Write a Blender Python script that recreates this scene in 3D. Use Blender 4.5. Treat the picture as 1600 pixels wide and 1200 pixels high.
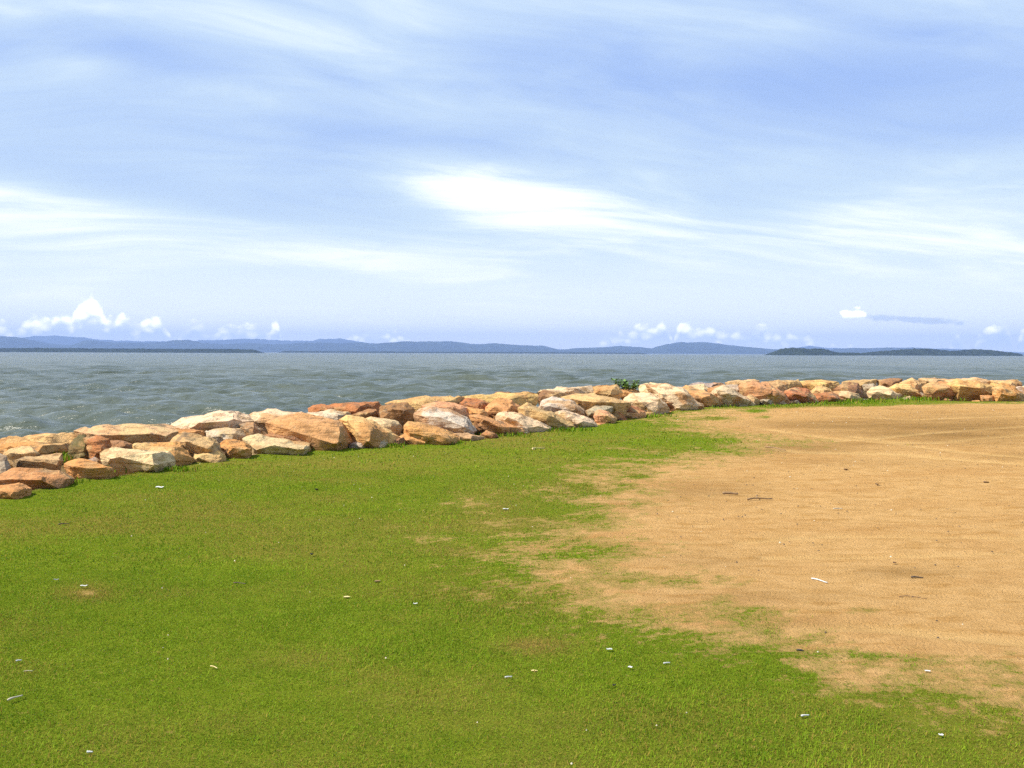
import bpy, bmesh, math, random
import numpy as np
from mathutils import Vector, Matrix, noise as mnoise

random.seed(7)
np.random.seed(7)
scene = bpy.context.scene
for o in list(bpy.data.objects):
    bpy.data.objects.remove(o, do_unlink=True)
C = scene.collection

# ------------------------------------------------------------------ camera
FPX = 1500.0                      # focal length in pixels of the 1600 px wide photograph
CAM_H = 1.6
PITCH = math.atan(49.0 / FPX)
ROLL = math.radians(0.21)
cam_data = bpy.data.cameras.new('camera')
cam_data.sensor_width = 36.0
cam_data.lens = 36.0 * FPX / 1600.0
cam_data.clip_start = 0.05
cam_data.clip_end = 60000.0
cam = bpy.data.objects.new('camera', cam_data)
C.objects.link(cam)
F = Vector((0, math.cos(PITCH), -math.sin(PITCH)))
R0 = Vector((1, 0, 0))
U0 = R0.cross(F)
RV = R0 * math.cos(ROLL) + U0 * math.sin(ROLL)
UV = U0 * math.cos(ROLL) - R0 * math.sin(ROLL)
CAM = Vector((0, 0, CAM_H))
m = Matrix.Identity(4)
for i in range(3):
    m[i][0] = RV[i]; m[i][1] = UV[i]; m[i][2] = -F[i]; m[i][3] = CAM[i]
cam.matrix_world = m
scene.camera = cam

# ------------------------------------------------------------------ light, exposure
SUN_AZ = math.radians(-100)       # clockwise from +Y: high on the left, a little behind the viewer
SUN_EL = math.radians(50)
to_sun = Vector((math.sin(SUN_AZ) * math.cos(SUN_EL), math.cos(SUN_AZ) * math.cos(SUN_EL), math.sin(SUN_EL)))
sun_data = bpy.data.lights.new('sun', 'SUN')
sun_data.energy = 5.0
sun_data.angle = math.radians(0.6)
sun_data.color = (1.0, 0.94, 0.84)
sun = bpy.data.objects.new('sun', sun_data)
C.objects.link(sun)
sun.rotation_euler = to_sun.to_track_quat('Z', 'Y').to_euler()
sun.location = (-30, -10, 60)

vs = scene.view_settings
vs.view_transform = 'Standard'
vs.look = 'None'
vs.exposure = 0.64
vs.gamma = 1.0
vs.use_curve_mapping = False
scene.render.engine = 'CYCLES'
scene.cycles.use_denoising = False
scene.cycles.use_adaptive_sampling = True
scene.cycles.adaptive_threshold = 0.02
scene.cycles.max_bounces = 4
scene.cycles.volume_bounces = 0
scene.cycles.sample_clamp_direct = 2.2
scene.cycles.sample_clamp_indirect = 3.0
scene.cycles.caustics_reflective = False
scene.cycles.caustics_refractive = False


class NT:
    """small helper around a node tree"""
    def __init__(self, tree):
        self.t = tree
        self.n = tree.nodes
        self.l = tree.links

    def node(self, kind, **kw):
        nd = self.n.new(kind)
        for k, v in kw.items():
            setattr(nd, k, v)
        return nd

    def put(self, sock, v):
        if isinstance(v, bpy.types.NodeSocket):
            self.l.new(v, sock)
        elif v is not None:
            try:
                sock.default_value = v
            except Exception:
                sock.default_value = (v, v, v)

    def m(self, op, a, b=None, c=None, clamp=False):
        nd = self.node('ShaderNodeMath', operation=op, use_clamp=clamp)
        self.put(nd.inputs[0], a)
        if b is not None: self.put(nd.inputs[1], b)
        if c is not None: self.put(nd.inputs[2], c)
        return nd.outputs[0]

    def vm(self, op, a, b=None):
        nd = self.node('ShaderNodeVectorMath', operation=op)
        self.put(nd.inputs[0], a)
        if b is not None: self.put(nd.inputs[1], b)
        return nd.outputs[0]

    def mix(self, f, a, b, blend='MIX'):
        nd = self.node('ShaderNodeMix', data_type='RGBA', blend_type=blend)
        nd.clamp_factor = True
        self.put(nd.inputs[0], f)
        for s, v in ((nd.inputs[6], a), (nd.inputs[7], b)):
            if isinstance(v, (tuple, list)) and len(v) == 3: v = (*v, 1.0)
            self.put(s, v)
        return nd.outputs[2]

    def ss(self, x, lo, hi, a=0.0, b=1.0):
        nd = self.node('ShaderNodeMapRange', interpolation_type='SMOOTHSTEP')
        nd.clamp = True
        self.put(nd.inputs[0], x); self.put(nd.inputs[1], lo); self.put(nd.inputs[2], hi)
        self.put(nd.inputs[3], a); self.put(nd.inputs[4], b)
        return nd.outputs[0]

    def noise(self, vec, scale, detail=4.0, rough=0.55, dist=0.0, color=False):
        nd = self.node('ShaderNodeTexNoise')
        nd.noise_dimensions = '3D'
        self.put(nd.inputs['Vector'], vec)
        nd.inputs['Scale'].default_value = scale
        nd.inputs['Detail'].default_value = detail
        nd.inputs['Roughness'].default_value = rough
        nd.inputs['Distortion'].default_value = dist
        return nd.outputs['Color' if color else 'Fac']

    def xyz(self, x, y, z):
        nd = self.node('ShaderNodeCombineXYZ')
        self.put(nd.inputs[0], x); self.put(nd.inputs[1], y); self.put(nd.inputs[2], z)
        return nd.outputs[0]

    def sep(self, v):
        nd = self.node('ShaderNodeSeparateXYZ')
        self.put(nd.inputs[0], v)
        return nd.outputs


# ------------------------------------------------------------------ world: daylight sky with thin cirrus and far cumulus
world = bpy.data.worlds.new('World')
scene.world = world
world.use_nodes = True
world.cycles.sampling_method = 'MANUAL'
world.cycles.sample_map_resolution = 256
w = NT(world.node_tree)
w.n.clear()
out = w.node('ShaderNodeOutputWorld')
bg = w.node('ShaderNodeBackground')
SKY_S = 0.066
bg.inputs['Strength'].default_value = SKY_S
w.l.new(bg.outputs[0], out.inputs['Surface'])
sky = w.node('ShaderNodeTexSky', sky_type='NISHITA')
sky.sun_disc = False
sky.sun_elevation = SUN_EL
sky.sun_rotation = SUN_AZ
sky.altitude = 0.0
sky.air_density = 1.0
sky.dust_density = 0.6
sky.ozone_density = 2.0
tc = w.node('ShaderNodeTexCoord')
D = tc.outputs['Generated']
dx, dy, dz = w.sep(D)
az = w.m('ARCTAN2', dx, dy)
el = w.m('ARCSINE', dz)
Uu = w.m('MULTIPLY', az, FPX)
Vv = w.m('MULTIPLY', el, FPX)
zc = w.m('ADD', w.m('MAXIMUM', dz, 0.0), 0.17)
px_ = w.m('DIVIDE', dx, zc)
py_ = w.m('DIVIDE', dy, zc)
ang = math.radians(14)
ca, sa = math.cos(ang), math.sin(ang)
rx_ = w.m('ADD', w.m('MULTIPLY', px_, ca), w.m('MULTIPLY', py_, sa))
ry_ = w.m('SUBTRACT', w.m('MULTIPLY', py_, ca), w.m('MULTIPLY', px_, sa))
plane = w.xyz(w.m('MULTIPLY', rx_, 0.75), w.m('MULTIPLY', ry_, 1.15), 3.7)
warp = w.noise(plane, 0.9, 2, 0.5, 0, True)
plane_w = w.vm('ADD', plane, w.vm('MULTIPLY', w.vm('SUBTRACT', warp, (0.5, 0.5, 0.5)), (1.5, 1.1, 0.0)))
n1 = w.noise(plane_w, 0.8, 5, 0.55)
n2 = w.noise(w.vm('MULTIPLY', plane_w, (0.9, 2.1, 1.0)), 2.0, 7, 0.62)
cov = w.m('ADD', w.m('MULTIPLY', w.m('SUBTRACT', n1, 0.5), 1.7), w.m('MULTIPLY', w.m('SUBTRACT', n2, 0.5), 0.95))


def patch(u, v, su, sv, amp, tilt=0.0):
    a = w.m('DIVIDE', w.m('SUBTRACT', Uu, u), su)
    vv = w.m('SUBTRACT', Vv, w.m('ADD', v, w.m('MULTIPLY', w.m('SUBTRACT', Uu, u), tilt)))
    b = w.m('DIVIDE', vv, sv)
    r2 = w.m('ADD', w.m('MULTIPLY', a, a), w.m('MULTIPLY', b, b))
    return w.m('MULTIPLY', w.m('POWER', 2.71828, w.m('MULTIPLY', r2, -1.0)), amp)


cov = w.m('ADD', cov, 0.48)
psum = 0.0
# denser and thinner stretches of the cirrus sheet
for p in [(-10, 246, 200, 38, 0.85, -0.10), (20, 205, 340, 70, 0.22, -0.08), (-700, 190, 260, 60, 0.25, -0.05), (-230, 142, 170, 24, 0.38, -0.08), (-780, 215, 200, 60, 0.10, -0.05),
          (-600, 240, 300, 30, -0.25, -0.10), (-420, 386, 130, 24, 0.34, -0.05), (-730, 445, 130, 40, 0.35, -0.2),
          (530, 196, 180, 40, 0.24, 0.0), (720, 140, 240, 50, 0.30, 0.0), (130, 180, 300, 40, 0.22, -0.1),
          (-300, 470, 300, 30, 0.2, -0.2), (350, 500, 500, 50, 0.2, -0.1), (0, 100, 900, 70, 0.18, 0.0),
          (-530, 412, 170, 30, -0.38, -0.12), (-250, 325, 200, 24, -0.24, -0.05), (-420, 215, 190, 26, -0.22, -0.03),
          (330, 232, 200, 26, -0.28, 0.0), (500, 395, 260, 50, -0.32, -0.1), (-60, 445, 150, 30, -0.2, 0.0)]:
    psum = w.m('ADD', psum, patch(*p))
cov = w.m('ADD', cov, w.m('MULTIPLY', psum, w.m('ADD', 0.25, w.m('MULTIPLY', n2, 1.5))))
cirrus = w.ss(cov, -0.24, 1.22)
hor = w.ss(Vv, 20.0, 460.0, 0.85, 0.0)
veil = w.m('SUBTRACT', w.m('ADD', cirrus, hor), w.m('MULTIPLY', cirrus, hor))
# clear-air colour of this humid coast
clear = w.mix(0.80, sky.outputs['Color'], (3.2, 5.0, 9.8))
clear = w.mix(w.ss(Vv, 60.0, 900.0), clear, (2.9, 4.6, 9.4))
cloud_col = w.mix(w.ss(cov, 0.55, 1.5), (7.3, 8.9, 9.9), (12.2, 12.6, 12.8))
col = w.mix(veil, clear, cloud_col)
col = w.mix(w.ss(Vv, -10.0, 210.0, 0.85, 0.0), col, (13.0, 13.2, 12.2))
# cumulus heads standing along the horizon: a ragged skyline of tops above a hazy base
uvc = w.xyz(w.m('MULTIPLY', Uu, 0.01), w.m('MULTIPLY', Vv, 0.013), 1.3)
puff = w.noise(uvc, 6.0, 6, 0.62, 0.0)
puff2 = w.noise(uvc, 2.2, 3, 0.55)
vo = w.node('ShaderNodeTexVoronoi', feature='SMOOTH_F1')
vo.inputs['Scale'].default_value = 6.0
vo.inputs['Smoothness'].default_value = 0.35
w.put(vo.inputs['Vector'], w.vm('ADD', uvc, w.vm('MULTIPLY', w.noise(uvc, 5.0, 2, 0.5, 0, True), (0.12, 0.12, 0.0))))
billow = w.m('SUBTRACT', 0.55, vo.outputs['Distance'])
lat = w.noise(w.xyz(w.m('MULTIPLY', Uu, 0.01), 0.0, 5.2), 0.55, 3, 0.6)
env = w.m('MULTIPLY', w.ss(lat, 0.52, 0.72), 22.0)
for (u, h, s) in [(-622, 80, 30), (-655, 58, 24), (-690, 50, 34), (-578, 56, 22), (-537, 56, 27), (-735, 42, 24), (-600, 50, 95), (-765, 46, 12), (-478, 46, 26),
                  (-425, 40, 22), (-410, 44, 60), (-362, 52, 10), (-225, 34, 18), (-203, 32, 18), (-210, 32, 60), (205, 44, 42), (232, 50, 18), (268, 54, 20), (298, 44, 34),
                  (165, 32, 40), (385, 46, 32), (340, 36, 40), (430, 32, 40), (650, 32, 10), (694, 42, 22), (708, 44, 14), (738, 40, 14), (765, 36, 14), (-800, 30, 60)]:
    a = w.m('DIVIDE', w.m('SUBTRACT', Uu, u), float(s))
    g = w.m('MULTIPLY', w.m('SQRT', w.m('MAXIMUM', w.m('SUBTRACT', 1.0, w.m('MULTIPLY', a, a)), 0.0)), float(h))
    env = w.m('MAXIMUM', env, g)
edge = w.m('ADD', w.m('SUBTRACT', env, Vv), w.m('ADD', w.m('MULTIPLY', w.m('SUBTRACT', puff, 0.5), 30.0), w.m('MULTIPLY', w.m('SUBTRACT', billow, 0.28), 16.0)))
cum = w.m('MULTIPLY', w.ss(edge, -3.0, 11.0), w.ss(env, 6.0, 16.0))
cum = w.m('MULTIPLY', cum, w.ss(w.m('ADD', w.m('MULTIPLY', w.m('SUBTRACT', puff2, 0.33), 1.6), w.m('MULTIPLY', Vv, 0.018)), -0.30, 0.10, 0.35, 1.0))
base_fade = w.m('SUBTRACT', Vv, w.m('ADD', w.m('MULTIPLY', env, 0.55), w.m('MULTIPLY', w.m('SUBTRACT', puff, 0.5), 20.0)))
cum = w.m('MULTIPLY', cum, w.ss(base_fade, -26.0, 6.0, 0.30, 1.0))
bank = w.ss(w.m('ADD', w.m('SUBTRACT', w.m('MULTIPLY', env, 0.95), Vv), w.m('MULTIPLY', w.m('SUBTRACT', puff2, 0.5), 34.0)), -4.0, 16.0, 0.0, 0.62)
col = w.mix(w.m('MULTIPLY', bank, w.ss(env, 4.0, 16.0)), col, (12.6, 13.2, 13.2))
cum_col = w.mix(w.ss(w.m('ADD', base_fade, w.m('MULTIPLY', w.m('SUBTRACT', billow, 0.28), 30.0)), -12.0, 12.0), (10.4, 11.3, 11.8), (22.0, 21.2, 19.8))
col = w.mix(w.m('MULTIPLY', cum, w.ss(Vv, 2.0, 14.0)), col, cum_col)
# one small cumulus with a long flat grey base, right of the middle
f1 = w.m('ADD', patch(590, 50, 105, 6.0, 1.0, -0.07), w.m('MULTIPLY', w.m('SUBTRACT', puff, 0.5), 1.6))
col = w.mix(w.ss(f1, 0.34, 0.95, 0.0, 0.62), col, (5.2, 6.4, 8.4))
f2 = w.m('ADD', patch(512, 56, 22, 13, 1.0, 0.0), w.m('ADD', w.m('MULTIPLY', w.m('SUBTRACT', puff, 0.5), 1.3), w.m('MULTIPLY', w.m('SUBTRACT', billow, 0.28), 0.6)))
col = w.mix(w.m('MULTIPLY', w.ss(f2, 0.36, 0.6), w.ss(w.m('ADD', Vv, w.m('MULTIPLY', puff, 6.0)), 54.0, 60.0)), col, (19.0, 18.6, 17.6))
w.l.new(col, bg.inputs['Color'])


# ------------------------------------------------------------------ helpers
def tag(o, label=None, cat=None, group=None, kind=None):
    if label: o['label'] = label
    if cat: o['category'] = cat
    if group: o['group'] = group
    if kind: o['kind'] = kind
    return o


def mat(name):
    mt = bpy.data.materials.new(name)
    mt.use_nodes = True
    t = NT(mt.node_tree)
    b = t.n['Principled BSDF']
    return mt, t, b


def link(name, mesh, material=None, parent=None, loc=None):
    o = bpy.data.objects.new(name, mesh)
    if material: mesh.materials.append(material)
    if loc is not None: o.location = loc
    if parent is not None: o.parent = parent
    C.objects.link(o)
    return o


def np_mesh(name, co, faces_flat, nside):
    """mesh from numpy: co (n,3), faces (m,nside)"""
    me = bpy.data.meshes.new(name)
    n = len(co); mf = len(faces_flat)
    me.vertices.add(n)
    me.vertices.foreach_set('co', np.ascontiguousarray(co, dtype=np.float32).ravel())
    me.loops.add(mf * nside)
    me.loops.foreach_set('vertex_index', np.ascontiguousarray(faces_flat, dtype=np.int32).ravel())
    me.polygons.add(mf)
    me.polygons.foreach_set('loop_start', np.arange(mf, dtype=np.int32) * nside)
    me.polygons.foreach_set('loop_total', np.full(mf, nside, dtype=np.int32))
    me.update(calc_edges=True)
    return me


def grid_faces(nr, nc):
    i = np.arange(nr - 1)[:, None] * nc + np.arange(nc - 1)[None, :]
    return np.stack([i, i + 1, i + nc + 1, i + nc], -1).reshape(-1, 4)


def vattr(me, name, arr):
    a = me.attributes.new(name, 'FLOAT', 'POINT')
    a.data.foreach_set('value', np.ascontiguousarray(arr, dtype=np.float32).ravel())


def smooth_mesh(me):
    me.polygons.foreach_set('use_smooth', np.ones(len(me.polygons), dtype=bool))


def vnoise(x, y, seed=0):
    xi = np.floor(x).astype(np.int64); yi = np.floor(y).astype(np.int64)
    xf = x - xi; yf = y - yi
    xf = xf * xf * (3 - 2 * xf); yf = yf * yf * (3 - 2 * yf)

    def h(a, b):
        k = (a * 374761393 + b * 668265263 + seed * 1442695041) & 0xFFFFFFFF
        k = ((k ^ (k >> 13)) * 1274126177) & 0xFFFFFFFF
        k = (k ^ (k >> 16)) & 0xFFFFFFFF
        return k / 4294967295.0
    a = h(xi, yi); b = h(xi + 1, yi); c = h(xi, yi + 1); d = h(xi + 1, yi + 1)
    return (a * (1 - xf) + b * xf) * (1 - yf) + (c * (1 - xf) + d * xf) * yf


def fbm(x, y, seed=0, oct=4, gain=0.55):
    s = 0; a = 1; t = 0
    for k in range(oct):
        s = s + a * vnoise(x * 2 ** k + 17.3 * k, y * 2 ** k - 9.1 * k, seed + k); t += a; a *= gain
    return s / t


def smst(x, a, b):
    t = np.clip((x - a) / (b - a), 0, 1)
    return t * t * (3 - 2 * t)


def ray(px, py):
    return F + RV * ((px - 800.0) / FPX) + UV * ((600.0 - py) / FPX)


def at_depth(px, py, d):
    """world point seen at photo pixel (px, py), d metres ahead"""
    r = ray(px, py)
    return CAM + r * (d / r.y)


def on_ground(px, py, z=0.0):
    r = ray(px, py)
    return CAM + r * ((z - CAM_H) / r.z)


def chart(X, Y):
    """photo coordinates of ground points (used to look up where turf, damp and tracks lie)"""
    Yc = np.maximum(Y, 1.0)
    dxv = X; dyv = Yc; dzv = -CAM_H
    f = dyv * F.y + dzv * F.z
    r = dxv * RV.x + dyv * RV.y + dzv * RV.z
    u = dxv * UV.x + dyv * UV.y + dzv * UV.z
    return 800 + FPX * r / f, 600 - FPX * u / f


# ------------------------------------------------------------------ shore lines in plan
TOE_PX = [(0, 779), (60, 766), (130, 750), (200, 742), (280, 728), (380, 712), (490, 702), (600, 697), (700, 690),
          (760, 685), (850, 671), (930, 665), (1000, 650), (1090, 638), (1200, 633), (1300, 628), (1400, 624), (1500, 627), (1600, 627)]
TOE = [on_ground(*p) for p in TOE_PX]
toe = np.array([[p.x, p.y] for p in TOE])
dl = toe[0] - toe[2]; dl = dl / np.linalg.norm(dl)
dr = np.array([1.0, 0.12]); dr = dr / np.linalg.norm(dr)
toe = np.vstack([toe[0] + dl * 60, toe[0] + dl * 8 + np.array([-0.6, 0]), toe, toe[-1] + dr * 10, toe[-1] + dr * 80])


def toe_dist(X, Y):
    """signed distance behind the toe of the wall (positive = seaward) and position along it 0..1"""
    P = np.stack([np.ravel(X), np.ravel(Y)], -1)
    best = np.full(len(P), 1e9); sg = np.zeros(len(P)); par = np.zeros(len(P))
    n = len(toe) - 1
    for i in range(n):
        a = toe[i]; b = toe[i + 1]; ab = b - a; L2 = (ab ** 2).sum()
        t = np.clip(((P - a) @ ab) / L2, 0, 1)
        q = a + t[:, None] * ab
        d = np.hypot(*(P - q).T)
        cr = ab[0] * (P[:, 1] - a[1]) - ab[1] * (P[:, 0] - a[0])
        up = d < best - 1e-9
        best = np.where(up, d, best); sg = np.where(up, np.sign(cr), sg); par = np.where(up, (i + t) / n, par)
    return (best * sg).reshape(np.shape(X)), par.reshape(np.shape(X))


def core_height(s, par):
    H = 0.12 + 0.30 * smst(par, 0.1, 0.65)
    z = np.where(s < 0, 0, np.where(s < 2.6, H * smst(s, 0.1, 2.6) - 0.24 * smst(s, 0.0, 0.6), 0))
    z = np.where(s >= 2.6, (H - 0.24) - (s - 2.6) * 0.62, z)
    return np.maximum(z, -4.0)


# sand / turf
SAND_PX = [(1030, 650), (1075, 668), (1150, 680), (1212, 691), (1150, 705), (1060, 714), (975, 735), (905, 752), (850, 772),
           (800, 800), (770, 830), (790, 862), (835, 885), (850, 915), (940, 945), (1040, 962), (1100, 985), (1200, 1008),
           (1300, 1036), (1390, 1070), (1480, 1092), (1600, 1112), (1800, 1128)]
sand = np.array([[on_ground(*p).x, on_ground(*p).y] for p in SAND_PX])
sand = np.vstack([sand, [[14, 4.2], [40, 3.0], [90, 20], [90, 40], [30, 33.5], [16.5, 31.6], [12, 31.3], [8, 30.2], [5.5, 27.5]]])


def poly_sd(X, Y, poly):
    """>0 outside"""
    P = np.stack([np.ravel(X), np.ravel(Y)], -1)
    best = np.full(len(P), 1e9); inside = np.zeros(len(P), bool)
    n = len(poly)
    for i in range(n):
        a = poly[i]; b = poly[(i + 1) % n]; ab = b - a
        t = np.clip(((P - a) @ ab) / (ab ** 2).sum(), 0, 1)
        q = a + t[:, None] * ab
        best = np.minimum(best, np.hypot(*(P - q).T))
        c = ((a[1] > P[:, 1]) != (b[1] > P[:, 1])) & (P[:, 0] < (b[0] - a[0]) * (P[:, 1] - a[1]) / (b[1] - a[1] + 1e-12) + a[0])
        inside ^= c
    return np.where(inside, -best, best).reshape(np.shape(X))


def gp(u, v, cu, cv, su, sv):
    return np.exp(-((u - cu) / su) ** 2 - ((v - cv) / sv) ** 2)


def turf(X, Y):
    """0..1 share of living grass"""
    u, v = chart(X, Y)
    sd = poly_sd(X, Y, sand)
    wd = np.clip(0.05 + 0.13 * Y, 0.4, 1.35)
    g = 0.5 + sd / (2 * wd)
    g = np.where(g < 0, np.maximum(g, -0.35), np.minimum(g, 1.5))
    for (cu, cv, su, sv, a) in [(1345, 631, 60, 6, 1.3), (1420, 627, 50, 5, 1.0), (1220, 634, 60, 4, 0.9), (1100, 633, 40, 4, 0.8), (1185, 642, 22, 3, 0.9), (1150, 652, 60, 6, 0.35),
                                (1195, 652, 16, 3, 0.9), (1120, 654, 20, 3, 0.6), (960, 862, 80, 18, 0.55), (870, 800, 60, 30, 0.45), (1080, 852, 60, 14, 0.32),
                                (1000, 905, 90, 16, 0.35), (1150, 905, 80, 14, 0.42), (1200, 955, 120, 14, 0.40), (1350, 955, 40, 8, 0.5), (1330, 1025, 60, 8, 0.35),
                                (1470, 1035, 110, 12, 0.22), (1560, 1045, 50, 12, 0.3), (980, 800, 80, 30, 0.14), (1000, 745, 30, 4, 0.5), (1590, 1020, 60, 10, 0.25),
                                (900, 690, 18, 3, -0.7), (945, 700, 40, 5, -0.5), (1020, 715, 40, 5, 0.2), (135, 926, 24, 7, -1.25), (30, 1050, 18, 6, -0.4),
                                (900, 760, 25, 8, 0.3), (830, 740, 60, 15, -0.15), (810, 800, 60, 40, 0.22), (740, 840, 60, 30, 0.3), (850, 840, 60, 25, 0.25),
                                (640, 1090, 140, 60, -0.14), (480, 1000, 100, 30, -0.12)]:
        g = g + a * gp(u, v, cu, cv, su, sv)
    n = 0.22 * fbm(X * 0.9, Y * 0.9, 3, 3) + 0.78 * fbm(X * 3.6, Y * 3.2, 5, 6, 0.95)
    n = (n - 0.5) * 2.0 + 0.5
    return smst(g - n, -0.45, 0.45), g


def dryness(X, Y):
    """0..1 share of brown, worn turf"""
    u, v = chart(X, Y)
    d = np.clip(fbm(X * 0.55, Y * 0.8, 71, 4, 0.6) * 1.9 - 0.80, 0, 1)
    for (cu, cv, su, sv, a) in [(600, 825, 130, 22, .45), (770, 790, 80, 40, .5), (690, 860, 90, 14, .5), (520, 780, 60, 10, .4), (680, 1090, 130, 40, .45), (480, 1030, 90, 16, .4),
                                (840, 1010, 60, 18, .8), (600, 1060, 80, 20, .4), (1290, 1110, 60, 12, .4), (135, 925, 50, 14, .8), (40, 1045, 50, 14, .5), (330, 1130, 120, 20, .25), (900, 760, 60, 20, .5)]:
        d = np.maximum(d, a * gp(u, v, cu, cv, su, sv) * (0.4 + 1.2 * fbm(X * 2.5, Y * 2.5, 73, 3)))
    return np.clip(d, 0, 1)


# ------------------------------------------------------------------ ground sheet
def axis(parts):
    out_ = []
    for a, b, st in parts:
        out_.append(np.arange(a, b, st))
    return np.concatenate(out_)


ys = axis([(-60, -6, 6.0), (-6, 2.5, 0.5), (2.5, 9, 0.05), (9, 16, 0.09), (16, 36, 0.16), (36, 60, 1.0), (60, 200, 10)])
xs = axis([(-80, -16, 4.0), (-16, -8, 0.3), (-8, 8, 0.065), (8, 18, 0.14), (18, 30, 0.6), (30, 120, 6.0)])
GX, GY = np.meshgrid(xs, ys)
S, PAR = toe_dist(GX, GY)
TF, TG = turf(GX, GY)
land = smst(-S, -0.2, 0.6)
GZ = core_height(S, PAR)
GZ = GZ + land * (0.035 * (fbm(GX * 0.35, GY * 0.35, 21, 3) - 0.5) + (1 - TF) * (0.022 * (fbm(GX * 1.2, GY * 4.0, 31, 4, 0.6) - 0.5) + 0.012 * (fbm(GX * 7, GY * 7, 33, 2) - 0.5)) + TF * 0.022 * (fbm(GX * 2.6, GY * 2.6, 41, 3, 0.65) - 0.5))
GZ = GZ + np.where(S > 0, 0.10 * (fbm(GX * 1.5, GY * 1.5, 23, 3) - 0.5), 0)
u_, v_ = chart(GX, GY)
damp = np.zeros_like(GX)
for (cu, cv, su, sv, a) in [(1470, 670, 240, 28, 0.78), (1330, 664, 190, 10, 0.8), (1500, 676, 170, 16, 0.95), (1390, 686, 90, 6, 0.5), (1250, 701, 130, 8, 0.75), (1330, 694, 120, 6, 0.55), (1580, 712, 80, 8, 0.5), (1100, 690, 30, 4, 0.2), (1090, 765, 110, 22, 0.4),
                            (980, 790, 60, 14, 0.3), (1410, 895, 80, 9, 0.45), (1180, 935, 130, 14, 0.35), (1250, 975, 90, 10, 0.25), (1100, 875, 90, 16, 0.3), (1330, 720, 300, 10, 0.2), (1450, 640, 120, 5, 0.35)]:
    damp = np.maximum(damp, a * gp(u_, v_, cu, cv, su, sv))
damp = np.clip(damp * (0.45 + 1.1 * fbm(GX * 0.8, GY * 2.0, 55, 4)), 0, 1)


def track(px_list, half):
    pts = np.array([[on_ground(*p).x, on_ground(*p).y] for p in px_list])
    P = np.stack([GX.ravel(), GY.ravel()], -1)
    best = np.full(len(P), 1e9)
    for a, b in zip(pts[:-1], pts[1:]):
        ab = b - a
        t = np.clip(((P - a) @ ab) / (ab ** 2).sum(), 0, 1)
        best = np.minimum(best, np.hypot(*(P - (a + t[:, None] * ab)).T))
    return np.exp(-(best.reshape(GX.shape) / half) ** 2)


tr = np.zeros_like(GX)
for pts, hw in [([(1180, 668), (1290, 684), (1400, 693), (1500, 705), (1640, 716)], 0.13), ([(1640, 676), (1530, 684), (1460, 692), (1400, 691), (1330, 682)], 0.12),
                ([(1640, 663), (1540, 670), (1450, 676), (1380, 684), (1300, 690)], 0.10), ([(1120, 690), (1250, 706), (1400, 709), (1640, 727)], 0.16), ([(1300, 650), (1420, 655), (1640, 648)], 0.12),
                ([(1200, 870), (1400, 868), (1640, 862)], 0.05), ([(1210, 990), (1330, 978), (1480, 992), (1640, 1012)], 0.09), ([(1160, 845), (1300, 835), (1640, 838)], 0.06)]:
    tr = np.maximum(tr, track(pts, hw))
tr = np.clip(1.5 * tr, 0, 1) * (1 - TF) * np.clip(0.3 + 1.2 * fbm(GX * 1.5, GY * 3, 61, 3), 0, 1)
GZ = GZ - land * 0.025 * tr
dry = dryness(GX, GY)
gm = np_mesh('ground', np.stack([GX, GY, GZ], -1).reshape(-1, 3), grid_faces(len(ys), len(xs)), 4)
smooth_mesh(gm)
vattr(gm, 'turf', TF); vattr(gm, 'damp', damp); vattr(gm, 'track', tr); vattr(gm, 'dry', dry)
vattr(gm, 'bank', smst(S, -0.15, 0.3))

mt, t, b = mat('sand_and_turf')
pos = t.node('ShaderNodeNewGeometry').outputs['Position']


def at_attr(t, name):
    nd = t.node('ShaderNodeAttribute', attribute_name=name)
    return nd.outputs['Fac']


a_turf = at_attr(t, 'turf'); a_damp = at_attr(t, 'damp'); a_track = at_attr(t, 'track'); a_dry = at_attr(t, 'dry'); a_bank = at_attr(t, 'bank')
nf = t.noise(pos, 55.0, 5, 0.7)
nm = t.noise(pos, 6.0, 5, 0.6)
stretch = t.vm('MULTIPLY', pos, (1.0, 3.2, 1.0))
ns = t.noise(stretch, 2.2, 5, 0.62)
s1 = t.mix(t.ss(nm, 0.3, 0.72), (0.440, 0.254, 0.092), (0.53, 0.318, 0.126))
s1 = t.mix(t.ss(t.noise(t.vm('MULTIPLY', pos, (1.0, 1.8, 1.0)), 0.55, 5, 0.65), 0.46, 0.66, 0, 0.55), s1, (0.385, 0.200, 0.066))
s1 = t.mix(t.ss(ns, 0.50, 0.68, 0, 0.6), s1, (0.34, 0.172, 0.046))
s1 = t.mix(t.ss(nf, 0.56, 0.72, 0, 0.55), s1, (0.22, 0.115, 0.035))
s1 = t.mix(t.ss(nf, 0.30, 0.42, 0.55, 0), s1, (0.62, 0.42, 0.18))
s1 = t.mix(t.m('MULTIPLY', a_damp, 0.8), s1, (0.19, 0.105, 0.034))
s1 = t.mix(t.m('MULTIPLY', a_track, 0.5), s1, (0.56, 0.36, 0.14))
g1 = t.mix(t.ss(nm, 0.3, 0.7), (0.090, 0.150, 0.004), (0.140, 0.195, 0.008))
g1 = t.mix(t.ss(nf, 0.45, 0.66, 0, 0.7), g1, (0.06, 0.080, 0.004))
g1 = t.mix(t.m('MULTIPLY', a_dry, 0.8), g1, (0.21, 0.135, 0.035))
ng = t.noise(pos, 22.0, 5, 0.75)
edge_n = t.m('ADD', a_turf, t.m('MULTIPLY', t.m('SUBTRACT', ng, 0.5), 2.2))
thin = t.m('MULTIPLY', t.ss(edge_n, -0.15, 0.45, 0, 0.62), t.ss(a_turf, 0.02, 0.25))
col = t.mix(thin, s1, (0.235, 0.185, 0.045))
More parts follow.
